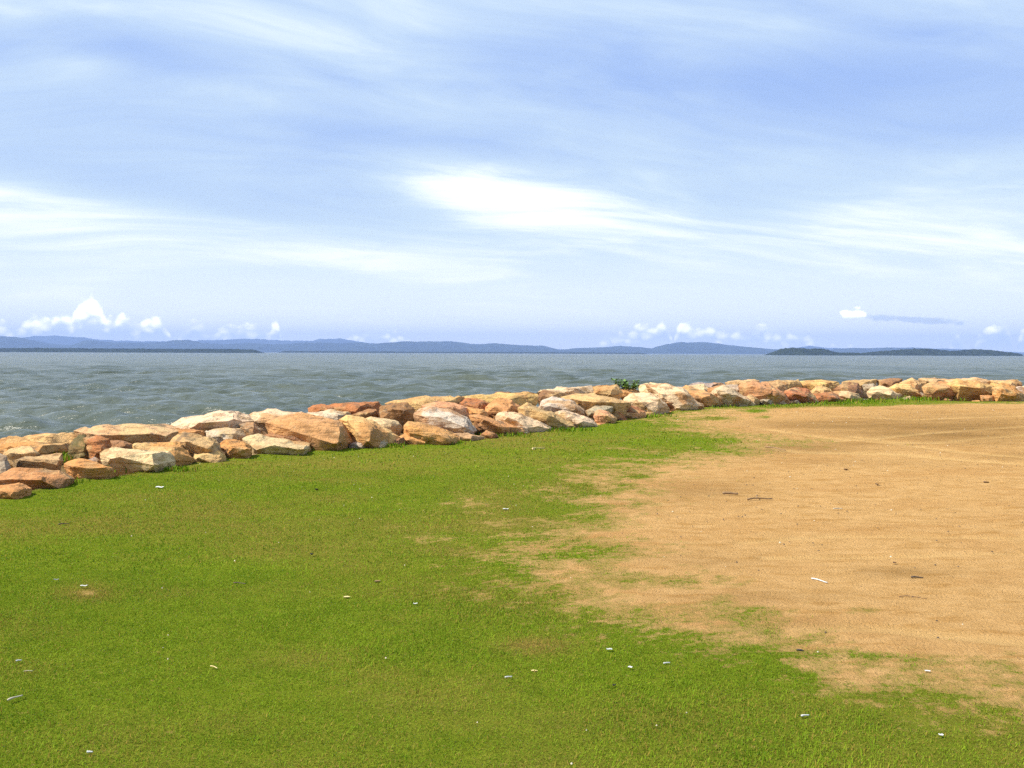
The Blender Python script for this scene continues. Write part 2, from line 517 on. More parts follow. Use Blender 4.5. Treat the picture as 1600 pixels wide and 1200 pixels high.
col = t.mix(t.ss(edge_n, 0.45, 0.85, 0, 0.9), col, g1)
col = t.mix(t.m('MULTIPLY', a_bank, 0.9), col, t.mix(nm, (0.13, 0.085, 0.045), (0.26, 0.16, 0.075)))
t.put(b.inputs['Base Color'], col)
b.inputs['Roughness'].default_value = 1.0
b.inputs['Specular IOR Level'].default_value = 0.0
bp = t.node('ShaderNodeBump')
bp.inputs['Strength'].default_value = 0.9
bp.inputs['Distance'].default_value = 0.03
t.put(bp.inputs['Height'], t.m('ADD', nf, t.m('MULTIPLY', ns, 1.2)))
t.l.new(bp.outputs[0], b.inputs['Normal'])
ground = link('ground', gm, mt)
tag(ground, kind='structure')

# ------------------------------------------------------------------ sea
SEA_Z = -1.5
rows = [9.0]
while rows[-1] < 10800:
    r = rows[-1]
    rows.append(r * (1.0065 if r < 160 else 1.011 if r < 700 else 1.04))
rows = np.array(rows)
angs = np.radians(axis([(-84, -36, 1.5), (-36, -31, 0.3), (-31, 31, 0.085), (31, 36, 0.3), (36, 85, 1.5)]))
AR, RR = np.meshgrid(angs, rows)
WX = RR * np.sin(AR); WY = RR * np.cos(AR)
WZ = np.zeros_like(WX)
cell = np.maximum(RR * math.radians(0.085), np.gradient(rows)[:, None])
rng = np.random.RandomState(4)
for i in range(72):
    lam = 0.7 * (14.0 / 0.7) ** (rng.rand() ** 1.15)
    th = math.radians(196) + rng.randn() * 0.62         # the chop runs down and towards the wall
    k = 2 * math.pi / lam
    amp = 0.0104 * lam ** 0.95 / (1 + (lam / 9.0) ** 2)
    ph = rng.rand() * 6.283
    q = (WX * math.sin(th) + WY * math.cos(th)) * k + ph + 1.6 * (fbm(WX / (lam * 5), WY / (lam * 5), 90 + i, 2) - 0.5) * 2
    fade = smst(lam / cell, 2.2, 4.5)
    sn = np.sin(q)
    WZ += fade * amp * (sn + 0.28 * np.cos(2 * q))
gust = 0.55 + 0.9 * fbm(WX / 40.0, WY / 40.0, 77, 3)
WZ = WZ * gust
sm = np_mesh('sea', np.stack([WX, WY, WZ + SEA_Z], -1).reshape(-1, 3), grid_faces(len(rows), len(angs))[:, ::-1], 4)
smooth_mesh(sm)
mt, t, b = mat('sea_water')
pos = t.node('ShaderNodeNewGeometry').outputs['Position']
big = t.noise(t.vm('MULTIPLY', pos, (1.0, 0.55, 1.0)), 0.03, 4, 0.6)
silt = t.mix(t.ss(big, 0.3, 0.7), (0.054, 0.068, 0.046), (0.082, 0.092, 0.058))
t.put(b.inputs['Base Color'], silt)
b.inputs['IOR'].default_value = 1.33
b.inputs['Roughness'].default_value = 0.25
b.inputs['Specular IOR Level'].default_value = 0.32
w1 = t.noise(t.vm('MULTIPLY', pos, (0.55, 1.0, 1.0)), 1.9, 5, 0.62, 0.3)
w2 = t.noise(t.vm('MULTIPLY', pos, (0.5, 1.0, 1.0)), 0.42, 4, 0.6, 0.3)
bp = t.node('ShaderNodeBump')
bp.inputs['Strength'].default_value = 1.0
bp.inputs['Distance'].default_value = 0.30
t.put(bp.inputs['Height'], t.m('ADD', t.m('ADD', t.m('MULTIPLY', w1, 0.55), t.m('MULTIPLY', w2, 2.4)), t.m('MULTIPLY', t.noise(t.vm('MULTIPLY', pos, (0.5, 1.0, 1.0)), 0.10, 3, 0.6, 0.3), 7.0)))
t.l.new(bp.outputs[0], b.inputs['Normal'])
sea = link('sea', sm, mt)
tag(sea, kind='structure')


# ------------------------------------------------------------------ far shore: hills, wooded islands
def forest_mat(name, c1, c2, scale):
    mt, t, b = mat(name)
    pos = t.node('ShaderNodeNewGeometry').outputs['Position']
    n = t.noise(pos, scale, 5, 0.65)
    t.put(b.inputs['Base Color'], t.mix(t.ss(n, 0.35, 0.65), c1, c2))
    b.inputs['Roughness'].default_value = 1.0
    b.inputs['Specular IOR Level'].default_value = 0.0
    return mt


hill_mat = forest_mat('jungle_hills', (0.016, 0.028, 0.016), (0.036, 0.052, 0.026), 0.008)
wood_mat = forest_mat('shore_forest', (0.012, 0.020, 0.012), (0.030, 0.042, 0.020), 0.05)


def zoom7(pts):   # (photo x, photo y) from the two strips the skyline was read off
    return [(x / 2.0, 440 + y / 2.0) for x, y in pts]


def zoom8(pts):
    return [(800 + x / 2.0, 440 + y / 2.0) for x, y in pts]


def ridge(name, prof, dist, depth, material, seed, rough, nx=520, ny=44, lump=0.0, kind='structure', base_px=None):
    """mountain range whose crest runs along prof at the given distance, falling to the sea in front and behind"""
    px = np.array([p[0] for p in prof]); pyv = np.array([p[1] for p in prof])
    X = np.linspace(px[0], px[-1], nx)
    crest_y = np.interp(X, px, pyv)
    co = np.zeros((ny, nx, 3))
    hz = 551 + (X - 800) * 0.00367
    H = (hz - crest_y) / FPX * dist + CAM_H
    H = H + rough * 2.2 * H * (fbm(X * 0.06, X * 0 + seed, seed, 6, 0.75) - 0.5)
    H = np.maximum(H, 0.0)
    wx = (X - 800) / FPX * dist
    tt = np.linspace(-1, 1, ny)
    endf = smst(np.minimum(np.arange(nx), nx - 1 - np.arange(nx)) / (nx * 0.02), 0, 1)
    for j, v in enumerate(tt):
        wob = depth * 0.25 * (fbm(wx / (depth * 0.9), wx * 0 + 3.1, seed + 5, 3) - 0.5)
        yy = dist + v * depth + wob * (1 - abs(v))
        fall = (1 - abs(v)) ** 0.85
        spur = fbm(wx / (depth * 0.35), yy / (depth * 0.35), seed + 9, 4, 0.6)
        h = H * fall * (1 + (0.75 * (spur - 0.5)) * np.minimum(1, abs(v) * 3.0))
        if lump:
            h = h + lump * (fbm(wx / (lump * 1.6), yy / (lump * 1.6), seed + 13, 3, 0.7) - 0.3) * np.minimum(1, H / lump)
        h = np.minimum(h, H * 1.0 + lump * 0.6) * endf
        zz = SEA_Z + h if abs(v) < 1 else np.full(nx, SEA_Z - 1.5)
        co[j, :, 0] = wx * (yy / dist) if v < 0 else wx
        co[j, :, 1] = yy
        co[j, :, 2] = zz
    me = np_mesh(name, co.reshape(-1, 3), grid_faces(ny, nx), 4)
    smooth_mesh(me)
    o = link(name, me, material)
    tag(o, kind=kind)
    return o


far_prof = [(-150, 528)] + zoom7([(0, 174), (60, 176), (110, 168), (170, 166), (250, 172), (320, 182), (400, 184), (600, 186), (640, 182), (700, 180), (760, 178), (830, 180), (900, 183), (960, 185), (1000, 178), (1060, 177), (1110, 184), (1180, 196), (1600, 206)]) + zoom8([(200, 212), (800, 214), (880, 207), (930, 200), (980, 206), (1100, 208), (1330, 208), (1420, 211), (1600, 221)]) + [(1700, 552)]
main_prof = [(-150, 530)] + zoom7([(0, 170), (40, 172), (90, 182), (150, 192), (200, 197), (230, 195), (270, 183), (300, 182), (330, 187), (420, 190), (500, 188), (540, 182), (590, 180), (620, 190), (700, 195), (780, 190), (840, 195), (900, 193), (960, 190), (1040, 190), (1110, 190), (1180, 192), (1230, 190), (1270, 185), (1300, 187), (1340, 186), (1390, 184), (1430, 187), (1500, 195), (1540, 190), (1600, 196)]) + zoom8([(30, 197), (100, 200), (150, 213), (200, 207), (280, 205), (340, 200), (400, 203), (440, 208), (480, 195), (520, 188), (560, 190), (600, 187), (640, 192), (700, 200), (760, 206), (820, 210), (880, 212), (980, 214), (1060, 206), (1110, 207), (1160, 205), (1250, 205), (1330, 210), (1420, 214), (1500, 218), (1600, 226)]) + [(1700, 553)]
ridge('hills', far_prof, 10000, 700, hill_mat, 3, 0.10, nx=700)
ridge('hills', main_prof, 7000, 800, hill_mat, 11, 0.08, nx=700)
left_wood = [(-200, 544)] + zoom7([(0, 207), (120, 206), (250, 207), (400, 208), (600, 209), (700, 209), (790, 211), (812, 213), (818, 217)])
mid_wood = zoom7([(866, 218.5), (880, 215.5), (1000, 216.5), (1300, 218), (1600, 219.5)]) + zoom8([(200, 220.5), (400, 222), (430, 224)])
tag(ridge('wooded_shore', left_wood, 2300, 60, wood_mat, 23, 0.10, nx=900, ny=24, lump=3.2, kind='stuff'), 'thin dark line of forest along the far shore at the left', 'forest')
tag(ridge('wooded_shore', mid_wood, 3600, 90, wood_mat, 29, 0.10, nx=700, ny=20, lump=3.0, kind='stuff'), 'very thin line of forest along the far shore in the middle', 'forest')
island_a = zoom8([(816, 228), (822, 221), (832, 213), (850, 209), (880, 206.5), (900, 208), (930, 209), (960, 208.5), (985, 213), (1004, 219), (1030, 222), (1090, 222), (1112, 228)])
island_b = zoom8([(1090, 228), (1105, 221), (1130, 219), (1160, 215), (1210, 213), (1260, 209), (1300, 208.5), (1330, 211), (1370, 215), (1390, 216), (1410, 212), (1460, 211), (1500, 213), (1540, 218), (1568, 221), (1590, 226), (1600, 229)])
ridge('island', island_a, 1900, 85, wood_mat, 37, 0.12, nx=420, ny=34, lump=4.4)
ridge('island', island_b, 2050, 92, wood_mat, 43, 0.12, nx=560, ny=34, lump=4.4)

# ------------------------------------------------------------------ rock seawall
mt, t, b = mat('sandstone')
rock_mat = mt
oi = t.node('ShaderNodeObjectInfo')
tcn = t.node('ShaderNodeTexCoord')
P = t.vm('ADD', tcn.outputs['Object'], t.vm('MULTIPLY', t.xyz(oi.outputs['Random'], oi.outputs['Random'], oi.outputs['Random']), (37.0, 91.0, 53.0)))
base = oi.outputs['Color']
nA = t.noise(P, 1.5, 4, 0.6, 0.4)
nB = t.noise(P, 6.5, 5, 0.65)
nC = t.noise(P, 34.0, 4, 0.7)
strata = t.noise(t.vm('MULTIPLY', P, (0.7, 0.9, 5.0)), 2.6, 4, 0.6, 0.3)
c = t.mix(t.ss(nA, 0.50, 0.62, 0, 0.75), base, t.mix(oi.outputs['Random'], (0.42, 0.17, 0.045), (0.54, 0.39, 0.17)))
c = t.mix(t.ss(strata, 0.52, 0.62, 0, 0.75), c, t.mix(0.55, c, (0.24, 0.11, 0.035)))
c = t.mix(t.ss(nB, 0.55, 0.68, 0, 0.8), c, t.mix(0.5, c, (0.10, 0.065, 0.035)))
c = t.mix(t.ss(nB, 0.25, 0.42, 0.5, 0), c, (0.62, 0.47, 0.25))
c = t.mix(t.ss(nC, 0.64, 0.76, 0, 0.45), c, (0.09, 0.06, 0.035))
nD = t.noise(P, 2.6, 5, 0.7, 0.6)
c = t.mix(t.m('MULTIPLY', t.ss(nD, 0.53, 0.63), t.ss(oi.outputs['Random'], 0.25, 0.9, 0.15, 0.75)), c, (0.115, 0.085, 0.055))
t.put(b.inputs['Base Color'], c)
b.inputs['Roughness'].default_value = 0.9
b.inputs['Specular IOR Level'].default_value = 0.2
bp = t.node('ShaderNodeBump')
bp.inputs['Strength'].default_value = 0.9
bp.inputs['Distance'].default_value = 0.08
t.put(bp.inputs['Height'], t.m('ADD', t.m('ADD', t.m('MULTIPLY', nB, 0.8), t.m('MULTIPLY', nC, 0.25)), t.m('MULTIPLY', strata, 1.1)))
t.l.new(bp.outputs[0], b.inputs['Normal'])

PAL = {'cream': (0.65, 0.46, 0.245), 'white': (0.56, 0.44, 0.29), 'orange': (0.55, 0.265, 0.085), 'tan': (0.57, 0.35, 0.145), 'red': (0.46, 0.175, 0.065),
       'pink': (0.58, 0.29, 0.12), 'brown': (0.30, 0.15, 0.06), 'yellow': (0.62, 0.385, 0.135), 'grey': (0.38, 0.30, 0.20), 'moss': (0.17, 0.13, 0.045)}

wall = bpy.data.objects.new('rock_seawall', None)
wall.location = (-3.0, 17.0, 0.0)
C.objects.link(wall)
tag(wall, 'long low seawall of piled orange and cream boulders between the turf and the sea', 'seawall')
WALL_INV = Matrix.Translation(-Vector(wall.location))
tpx = np.array([p[0] for p in TOE_PX], float); tpy = np.array([p[1] for p in TOE_PX], float)
CREST_PX = [(0, 692), (120, 682), (200, 662), (280, 655), (360, 642), (430, 641), (480, 634), (600, 630), (700, 622), (800, 617), (850, 609), (920, 603), (1000, 601), (1090, 599), (1180, 594), (1260, 595), (1350, 591), (1450, 591), (1600, 597)]
cpx = np.array([p[0] for p in CREST_PX], float); cpy = np.array([p[1] for p in CREST_PX], float)


def depth_for(px, py):
    ty = np.interp(px, tpx, tpy); cy = np.interp(px, cpx, cpy)
    td = on_ground(px, ty).y
    v = (ty - py) / (ty - cy)
    W = float(np.interp(px, [0, 300, 600, 1000, 1600], [4.6, 4.6, 4.8, 5.2, 5.4]))
    return td + max(-0.02, min(1.1, v)) * W


def finish_stone(bm, seed, size, colour, label=None):
    # break a few corners off along flat planes, as quarried rock does
    sd = random.Random(seed * 7 + 1)
    cen = Vector((0, 0, 0))
    for v in bm.verts: cen += v.co
    cen /= len(bm.verts)
    for k in range(4):
        n_ = Vector((sd.gauss(0, 1), sd.gauss(0, 1) - 0.5, sd.gauss(0, 0.8) + 0.3)).normalized()
        sup = max((v.co - cen).dot(n_) for v in bm.verts)
        pl = cen + n_ * sup * sd.uniform(0.87, 0.96)
        rr = bmesh.ops.bisect_plane(bm, geom=bm.verts[:] + bm.edges[:] + bm.faces[:], plane_co=pl, plane_no=n_, clear_outer=True)
        ed = [e for e in rr['geom_cut'] if isinstance(e, bmesh.types.BMEdge)]
        if ed: bmesh.ops.contextual_create(bm, geom=ed)
    bmesh.ops.dissolve_limit(bm, angle_limit=math.radians(9), verts=bm.verts[:], edges=bm.edges[:])
    bm.normal_update()
    for e in bm.edges:      # broken edges stay crisp
        e.smooth = not (len(e.link_faces) == 2 and e.calc_face_angle(0.0) > math.radians(22))
    bmesh.ops.triangulate(bm, faces=bm.faces[:])
    for it in range(4):
        long_e = [e for e in bm.edges if e.calc_length() > size * 0.09]
        if not long_e or len(bm.faces) > 2600: break
        bmesh.ops.subdivide_edges(bm, edges=long_e, cuts=1)
        bmesh.ops.triangulate(bm, faces=[f for f in bm.faces if len(f.verts) > 3])
    bm.normal_update()
    off = Vector((seed * 3.17, seed * 1.71, seed * 0.93))
    sd = random.Random(seed)
    ax = Vector((sd.uniform(-.4, .4), sd.uniform(-.4, .4), 1)).normalized()
    mv = []
    for v in bm.verts:
        p = v.co / max(size, 0.15)
        d = mnoise.fractal(p * 1.7 + off, 0.8, 2.0, 3) * 0.018
        d += (abs(mnoise.noise(p * 4.2 + off)) - 0.25) * -0.016
        d += mnoise.noise(p * 11 + off) * 0.007
        lay = (p.dot(ax) * 5.0 + mnoise.noise(p * 1.3 + off) * 0.8)
        fr = lay - math.floor(lay)
        d += (0.018 if fr > 0.75 else 0.0)
        dist_, _pts = mnoise.voronoi(p * 2.1 + off)
        gap = dist_[1] - dist_[0]
        d -= 0.030 * max(0.0, 1.0 - gap / 0.07)
        d += mnoise.cell_vector(_pts[0] * 3.1)[0] * 0.028
        mv.append(v.normal * d * size)
    for v, q in zip(bm.verts, mv): v.co += q
    cen = Vector((0, 0, 0))
    for v in bm.verts: cen += v.co
    cen /= len(bm.verts)
    zmin = min(v.co.z for v in bm.verts)
    org = Vector((cen.x, cen.y, zmin))
    for v in bm.verts: v.co -= org
    me = bpy.data.meshes.new('stone')
    bm.to_mesh(me); bm.free()
    smooth_mesh(me)
    o = link('stone', me, rock_mat, wall, org - wall.location)
    cc = PAL[colour] if isinstance(colour, str) else colour
    j = sd.uniform(0.86, 1.12)
    o.color = (min(0.8, cc[0] * j), min(0.8, cc[1] * j * sd.uniform(0.95, 1.03)), min(0.8, cc[2] * j * sd.uniform(0.92, 1.15)), 1)
    if label: o['label'] = label
    return o


STONES = 0


def stone(poly, colour, ridge=None, lean=1.0, thick=0.75, bulge=0.30, label=None, dd=0.0):
    """boulder: its outline, where it lies in the wall, the line of its front ridge (fractions of its box), lean and thickness"""
    global STONES
    STONES += 1
    sd = random.Random(STONES * 13 + 5)
    xs_ = [p[0] for p in poly]; ys_ = [p[1] for p in poly]
    cx = sum(xs_) / len(xs_); x0, x1 = min(xs_), max(xs_); y0, y1 = min(ys_), max(ys_)
    d0 = depth_for(min(1600, max(0, (x0 + x1) / 2)), y1) + dd
    mpp = d0 / FPX
    wdt = (x1 - x0) * mpp; hgt = (y1 - y0) * mpp
    size = max(wdt, hgt * 1.6)
    pts = []
    bl = bulge * 1.45 * min(wdt, hgt * 2.2)
    poly = [(cx + (x - cx) * 1.01, (y0 + y1) / 2 + (y - (y0 + y1) / 2) * 1.0) for x, y in poly]
    for (x, y) in poly:
        d = d0 + (y1 - y) * mpp * lean + sd.uniform(-0.06, 0.06) * size + 0.55 * max(0.0, (x - cx)) * mpp
        pts.append(at_depth(x, y, d))
    cy = sum(ys_) / len(ys_)
    rp = ridge or [(0.28, 0.45), (0.66, 0.40), (0.60, 0.78)]
    for (fx, fy) in rp:
        x = x0 + fx * (x1 - x0); y = y0 + fy * (y1 - y0)
        d = d0 + (y1 - y) * mpp * lean - bl
        pts.append(at_depth(x, y, d))
    T = thick * min(size, hgt * 2.6 + 0.25)
    for (x, y) in poly:
        xx = cx + (x - cx) * 0.78; yy = cy + (y - cy) * 0.7 + (y1 - y0) * 0.10
        d = d0 + (y1 - y) * mpp * lean + T
        pts.append(at_depth(xx, yy, d))
    # underside, sunk into the pile
    for fx in (0.2, 0.8):
        p = at_depth(x0 + fx * (x1 - x0), y1, d0 + 0.3 * T)
        p.z -= 0.22 * size + 0.05
        pts.append(p)
    bm = bmesh.new()
    for p in pts: bm.verts.new(p)
    r = bmesh.ops.convex_hull(bm, input=bm.verts[:])
    junk = list({g for g in r['geom_interior'] + r['geom_unused'] if isinstance(g, bmesh.types.BMVert)})
    if junk: bmesh.ops.delete(bm, geom=junk, context='VERTS')
    return finish_stone(bm, STONES, size, colour, label)


def Z(ox, oy, k, pts):
    return [(ox + x / k, oy + y / k) for x, y in pts]


def z1(*p): return Z(0, 600, 5, p)
def z2(*p): return Z(240, 600, 5, p)
def z3(*p): return Z(480, 580, 5, p)
def z4(*p): return Z(720, 560, 5, p)
def z5(*p): return Z(960, 560, 5, p)
def z6(*p): return Z(1200, 560, 4, p)


RIGHT_DARK = [(0.45, 0.55), (0.80, 0.30), (0.82, 0.80)]
TOP_FLAT = [(0.12, 0.35), (0.88, 0.38), (0.5, 0.45)]
# --- left end
stone(z1((-90, 800), (0, 790), (60, 800), (150, 778), (200, 790), (250, 830), (100, 855), (0, 895), (-90, 900)), 'orange')
stone(z1((-60, 760), (0, 730), (60, 690), (150, 660), (250, 665), (370, 690), (460, 675), (580, 740), (480, 775), (330, 800), (270, 815), (150, 790), (0, 800)), 'orange', [(0.25, 0.55), (0.6, 0.5), (0.8, 0.6)], label='low wide ochre boulder at the left edge of the photo, grass before it')
stone(z1((110, 610), (200, 570), (330, 555), (480, 545), (490, 600), (410, 680), (380, 672), (200, 650), (110, 690)), 'tan', TOP_FLAT, lean=0.8)
stone(z1((-60, 540), (0, 540), (40, 570), (90, 680), (0, 730), (-60, 730)), 'grey')
stone(z1((30, 540), (90, 500), (240, 490), (310, 550), (250, 590), (110, 620), (40, 610)), 'tan', TOP_FLAT)
stone(z1((-80, 480), (0, 470), (150, 455), (400, 465), (540, 470), (540, 500), (480, 555), (330, 560), (300, 550), (90, 520), (-80, 540)), 'orange', lean=1.5)
stone(z1((-120, 460), (0, 452), (100, 430), (250, 415), (450, 405), (600, 390), (600, 420), (540, 480), (400, 480), (200, 470), (-120, 480)), 'yellow', lean=2.0)
stone(z1((560, 460), (620, 400), (660, 400), (720, 580), (600, 600), (540, 540)), 'moss', lean=0.8)
stone(z1((650, 420), (760, 400), (850, 430), (870, 480), (800, 520), (760, 600), (720, 580), (690, 490)), 'red', [(0.4, 0.3), (0.55, 0.6)], lean=0.8, label='upright rust red boulder beside the mossy gap at the left')
stone(z1((600, 375), (750, 330), (960, 308), (1150, 320), (1340, 335), (1420, 370), (1340, 430), (1060, 470), (1000, 450), (860, 430), (700, 400)), 'tan', [(0.2, 0.6), (0.55, 0.55), (0.85, 0.5)], lean=1.5, label='long flat tan slab on the crest at the left')
stone(z1((840, 450), (960, 445), (1040, 470), (1030, 520), (830, 520)), 'brown', lean=0.7)
stone(z1((500, 620), (620, 590), (700, 600), (830, 660), (900, 700), (830, 718), (690, 720), (600, 745), (540, 700)), 'orange', TOP_FLAT, lean=1.4)
stone(z1((790, 570), (830, 515), (1000, 515), (1200, 525), (1320, 530), (1372, 600), (1365, 640), (1260, 674), (1160, 672), (1040, 650), (920, 660), (820, 645)), 'cream', [(0.2, 0.3), (0.68, 0.25), (0.70, 0.75)], lean=0.9, bulge=0.42, label='pale blocky boulder at the grass edge with a dark shaded right end')
stone(z1((1030, 480), (1150, 460), (1330, 460), (1420, 480), (1520, 600), (1450, 630), (1370, 620), (1300, 540), (1180, 520), (1060, 515)), 'orange', lean=1.2)
stone(z1((690, 590), (740, 570), (790, 600), (800, 640), (730, 620)), 'grey', lean=0.7)
# --- second stretch
stone(z2((130, 455), (210, 380), (300, 400), (420, 415), (480, 440), (550, 540), (540, 592), (480, 592), (400, 575), (330, 575), (290, 545), (190, 490)), 'tan', [(0.3, 0.35), (0.75, 0.55)], lean=0.9)
stone(z2((140, 330), (230, 280), (380, 260), (480, 225), (620, 207), (670, 215), (730, 255), (780, 290), (740, 320), (670, 330), (560, 350), (420, 375), (380, 370), (250, 365)), 'cream', [(0.35, 0.6), (0.75, 0.5)], lean=1.5, label='large smooth cream boulder on the crest, scratched on top')
stone(z2((-60, 330), (0, 335), (210, 345), (410, 370), (420, 415), (300, 400), (210, 395), (100, 450), (-60, 440)), 'orange', TOP_FLAT, lean=1.1)
stone(z2((400, 370), (470, 345), (680, 345), (730, 405), (650, 450), (560, 440), (500, 460), (430, 430)), 'white', lean=1.0)
stone(z2((670, 310), (780, 295), (840, 360), (830, 410), (760, 410), (710, 380)), 'grey', lean=0.8)
stone(z2((500, 490), (570, 430), (700, 450), (770, 500), (760, 560), (710, 592), (550, 605), (540, 560)), 'orange', [(0.4, 0.4), (0.85, 0.5)], lean=0.6, label='small bright orange boulder at the grass edge between two paler ones')
stone(z2((705, 430), (760, 410), (880, 410), (1010, 430), (1230, 470), (1245, 495), (1190, 550), (1100, 562), (870, 574), (790, 545), (760, 480)), 'cream', [(0.18, 0.35), (0.55, 0.5), (0.85, 0.62)], lean=1.1, bulge=0.4, label='pale wedge-shaped slab lying on the turf at the foot of the wall')
stone(z2((740, 250), (890, 207), (1050, 212), (1170, 225), (1150, 250), (1000, 290), (900, 330), (830, 320), (780, 300)), 'cream', lean=1.6)
stone(z2((870, 330), (940, 285), (1010, 270), (1120, 240), (1280, 265), (1400, 280), (1470, 310), (1560, 400), (1570, 450), (1510, 488), (1430, 472), (1400, 440), (1250, 400), (1100, 360), (900, 360)), 'pink', [(0.3, 0.35), (0.82, 0.35), (0.80, 0.85)], lean=0.95, bulge=0.42, label='big salmon pink boulder with a dark right face')
stone(z2((860, 400), (950, 375), (1080, 350), (1200, 365), (1400, 430), (1430, 485), (1250, 495), (1180, 470), (1080, 440)), 'brown', lean=0.8)
# --- third stretch
stone(z3((0, 290), (40, 265), (250, 255), (420, 260), (600, 250), (620, 275), (500, 310), (370, 330), (340, 340), (220, 315), (20, 330)), 'red', lean=1.6, label='flat red brown slab on the crest over the water')
stone(z3((0, 330), (20, 330), (220, 305), (330, 325), (350, 350), (260, 400), (130, 375), (0, 370)), 'white', lean=1.3)
stone(z3((340, 340), (480, 295), (530, 300), (560, 380), (460, 375), (400, 380)), 'brown', [(0.2, 0.6), (0.9, 0.3)], lean=0.4)  # fills a shaded cavity; its brown stands in for the shade
stone(z3((265, 380), (310, 350), (430, 370), (570, 420), (720, 520), (720, 562), (600, 582), (470, 582), (460, 520), (400, 465), (300, 440)), 'yellow', [(0.15, 0.2), (0.45, 0.35), (0.45, 0.8)], lean=1.0, bulge=0.4, label='yellow orange slab slanting down to the right behind two small pale stones')
stone(z3((455, 365), (500, 358), (690, 390), (745, 430), (690, 490), (620, 460)), 'cream', lean=0.9)
stone(z3((565, 280), (640, 250), (760, 240), (830, 290), (840, 340), (790, 410), (750, 430), (680, 400), (570, 380)), 'brown', [(0.35, 0.3), (0.7, 0.35)], lean=0.8, label='round dark reddish boulder high in the wall')
stone(z3((360, 445), (400, 460), (465, 500), (465, 570), (380, 560)), 'pink', lean=0.5)
stone(z3((325, 580), (370, 552), (460, 570), (490, 600), (400, 605), (330, 594)), 'grey', lean=0.6)
stone(z3((480, 585), (560, 575), (630, 555), (640, 582), (600, 592), (520, 608)), 'cream', lean=0.9)
stone(z3((755, 420), (790, 390), (900, 410), (1050, 450), (1170, 520), (1165, 572), (1050, 584), (900, 560), (760, 495)), 'orange', [(0.1, 0.25), (0.55, 0.55), (0.85, 0.75)], lean=1.0, bulge=0.4, label='smooth orange block leaning down to the grass right of the middle slabs')
stone(z3((715, 510), (760, 485), (900, 550), (1050, 582), (880, 578), (720, 566)), 'orange', lean=0.8, dd=0.1)
stone(z3((840, 340), (880, 290), (960, 280), (1100, 300), (1250, 360), (1310, 440), (1320, 482), (1250, 492), (1120, 475), (1000, 445), (870, 405)), 'white', [(0.25, 0.4), (0.6, 0.5), (0.8, 0.75)], lean=1.0, label='largest whitish boulder, weathered and spotted, above the orange block')
stone(z3((890, 270), (1000, 240), (1150, 250), (1250, 290), (1265, 360), (1100, 330), (960, 300)), 'pink', lean=1.3)
stone(z3((600, 250), (740, 235), (930, 205), (1100, 203), (1250, 205), (1150, 245), (1000, 260), (890, 285), (850, 310), (780, 270)), 'yellow', lean=1.8)
stone(z3((1130, 480), (1250, 490), (1380, 520), (1300, 542), (1190, 548), (1170, 520)), 'tan', lean=0.9)
stone(z3((1355, 495), (1400, 465), (1480, 490), (1492, 512), (1390, 524)), 'red', lean=0.6)
stone(z3((1265, 345), (1340, 340), (1460, 420), (1600, 440), (1660, 450), (1600, 470), (1490, 488), (1440, 430), (1320, 385)), 'orange', [(0.25, 0.25), (0.6, 0.6)], lean=0.8)
stone(z3((1300, 390), (1400, 400), (1480, 482), (1350, 490), (1310, 450)), 'brown', lean=0.3, dd=0.25)  # shade under the long slab, put in as a brown stone
stone(z3((1240, 280), (1380, 300), (1420, 360), (1270, 345)), 'orange', lean=1.0)
stone(z3((1250, 215), (1390, 230), (1450, 260), (1390, 310), (1280, 285), (1150, 250)), 'red', lean=1.5)
# --- fourth stretch
stone(z4((0, 310), (200, 283), (420, 288), (600, 275), (600, 315), (470, 340), (300, 320), (180, 340), (0, 330)), 'yellow', lean=1.8)
stone(z4((255, 285), (280, 262), (390, 263), (400, 285), (330, 296)), 'brown', lean=0.8, dd=0.5, label='little dark stone standing up on the crest against the water')
stone(z4((190, 380), (240, 345), (290, 310), (400, 330), (470, 380), (400, 420), (340, 430), (270, 465), (190, 430)), 'orange', lean=1.0)
stone(z4((370, 405), (450, 380), (530, 410), (520, 450), (420, 440)), 'brown', lean=0.3)  # brown chosen for the shade of the cavity here
stone(z4((270, 450), (330, 420), (420, 425), (570, 480), (692, 556), (600, 574), (520, 566), (450, 510), (350, 495)), 'cream', [(0.2, 0.25), (0.55, 0.6)], lean=1.0, label='cream split slab sliding onto the turf in the middle of the wall')
stone(z4((455, 390), (520, 358), (700, 430), (860, 510), (912, 552), (800, 552), (690, 545), (560, 470), (510, 435)), 'tan', [(0.2, 0.25), (0.6, 0.6)], lean=1.0)
stone(z4((735, 435), (800, 405), (900, 440), (1020, 480), (1065, 522), (940, 540), (860, 505)), 'cream', [(0.25, 0.3), (0.6, 0.6)], lean=1.0)
stone(z4((605, 385), (650, 320), (720, 303), (850, 330), (950, 400), (965, 442), (870, 440), (740, 430), (620, 400)), 'white', [(0.3, 0.45), (0.75, 0.6)], lean=1.1, label='rounded chalky white boulder left of the green shrub')
stone(z4((780, 300), (900, 272), (1040, 280), (1200, 310), (1330, 360), (1180, 395), (1060, 385), (1000, 418), (950, 400), (850, 340)), 'yellow', [(0.25, 0.4), (0.45, 0.5), (0.75, 0.5)], lean=1.3)
stone(z4((590, 305), (640, 255), (780, 270), (790, 315), (620, 340)), 'brown', lean=1.0)
stone(z4((600, 270), (650, 242), (830, 244), (920, 214), (1020, 218), (1035, 275), (890, 285), (780, 285)), 'cream', lean=1.6)
stone(z4((1030, 220), (1220, 207), (1260, 270), (1200, 295), (1110, 275), (1040, 285)), 'yellow', lean=1.4)
stone(z4((960, 425), (1050, 370), (1190, 380), (1120, 410), (1040, 450), (970, 458)), 'grey', lean=0.7)
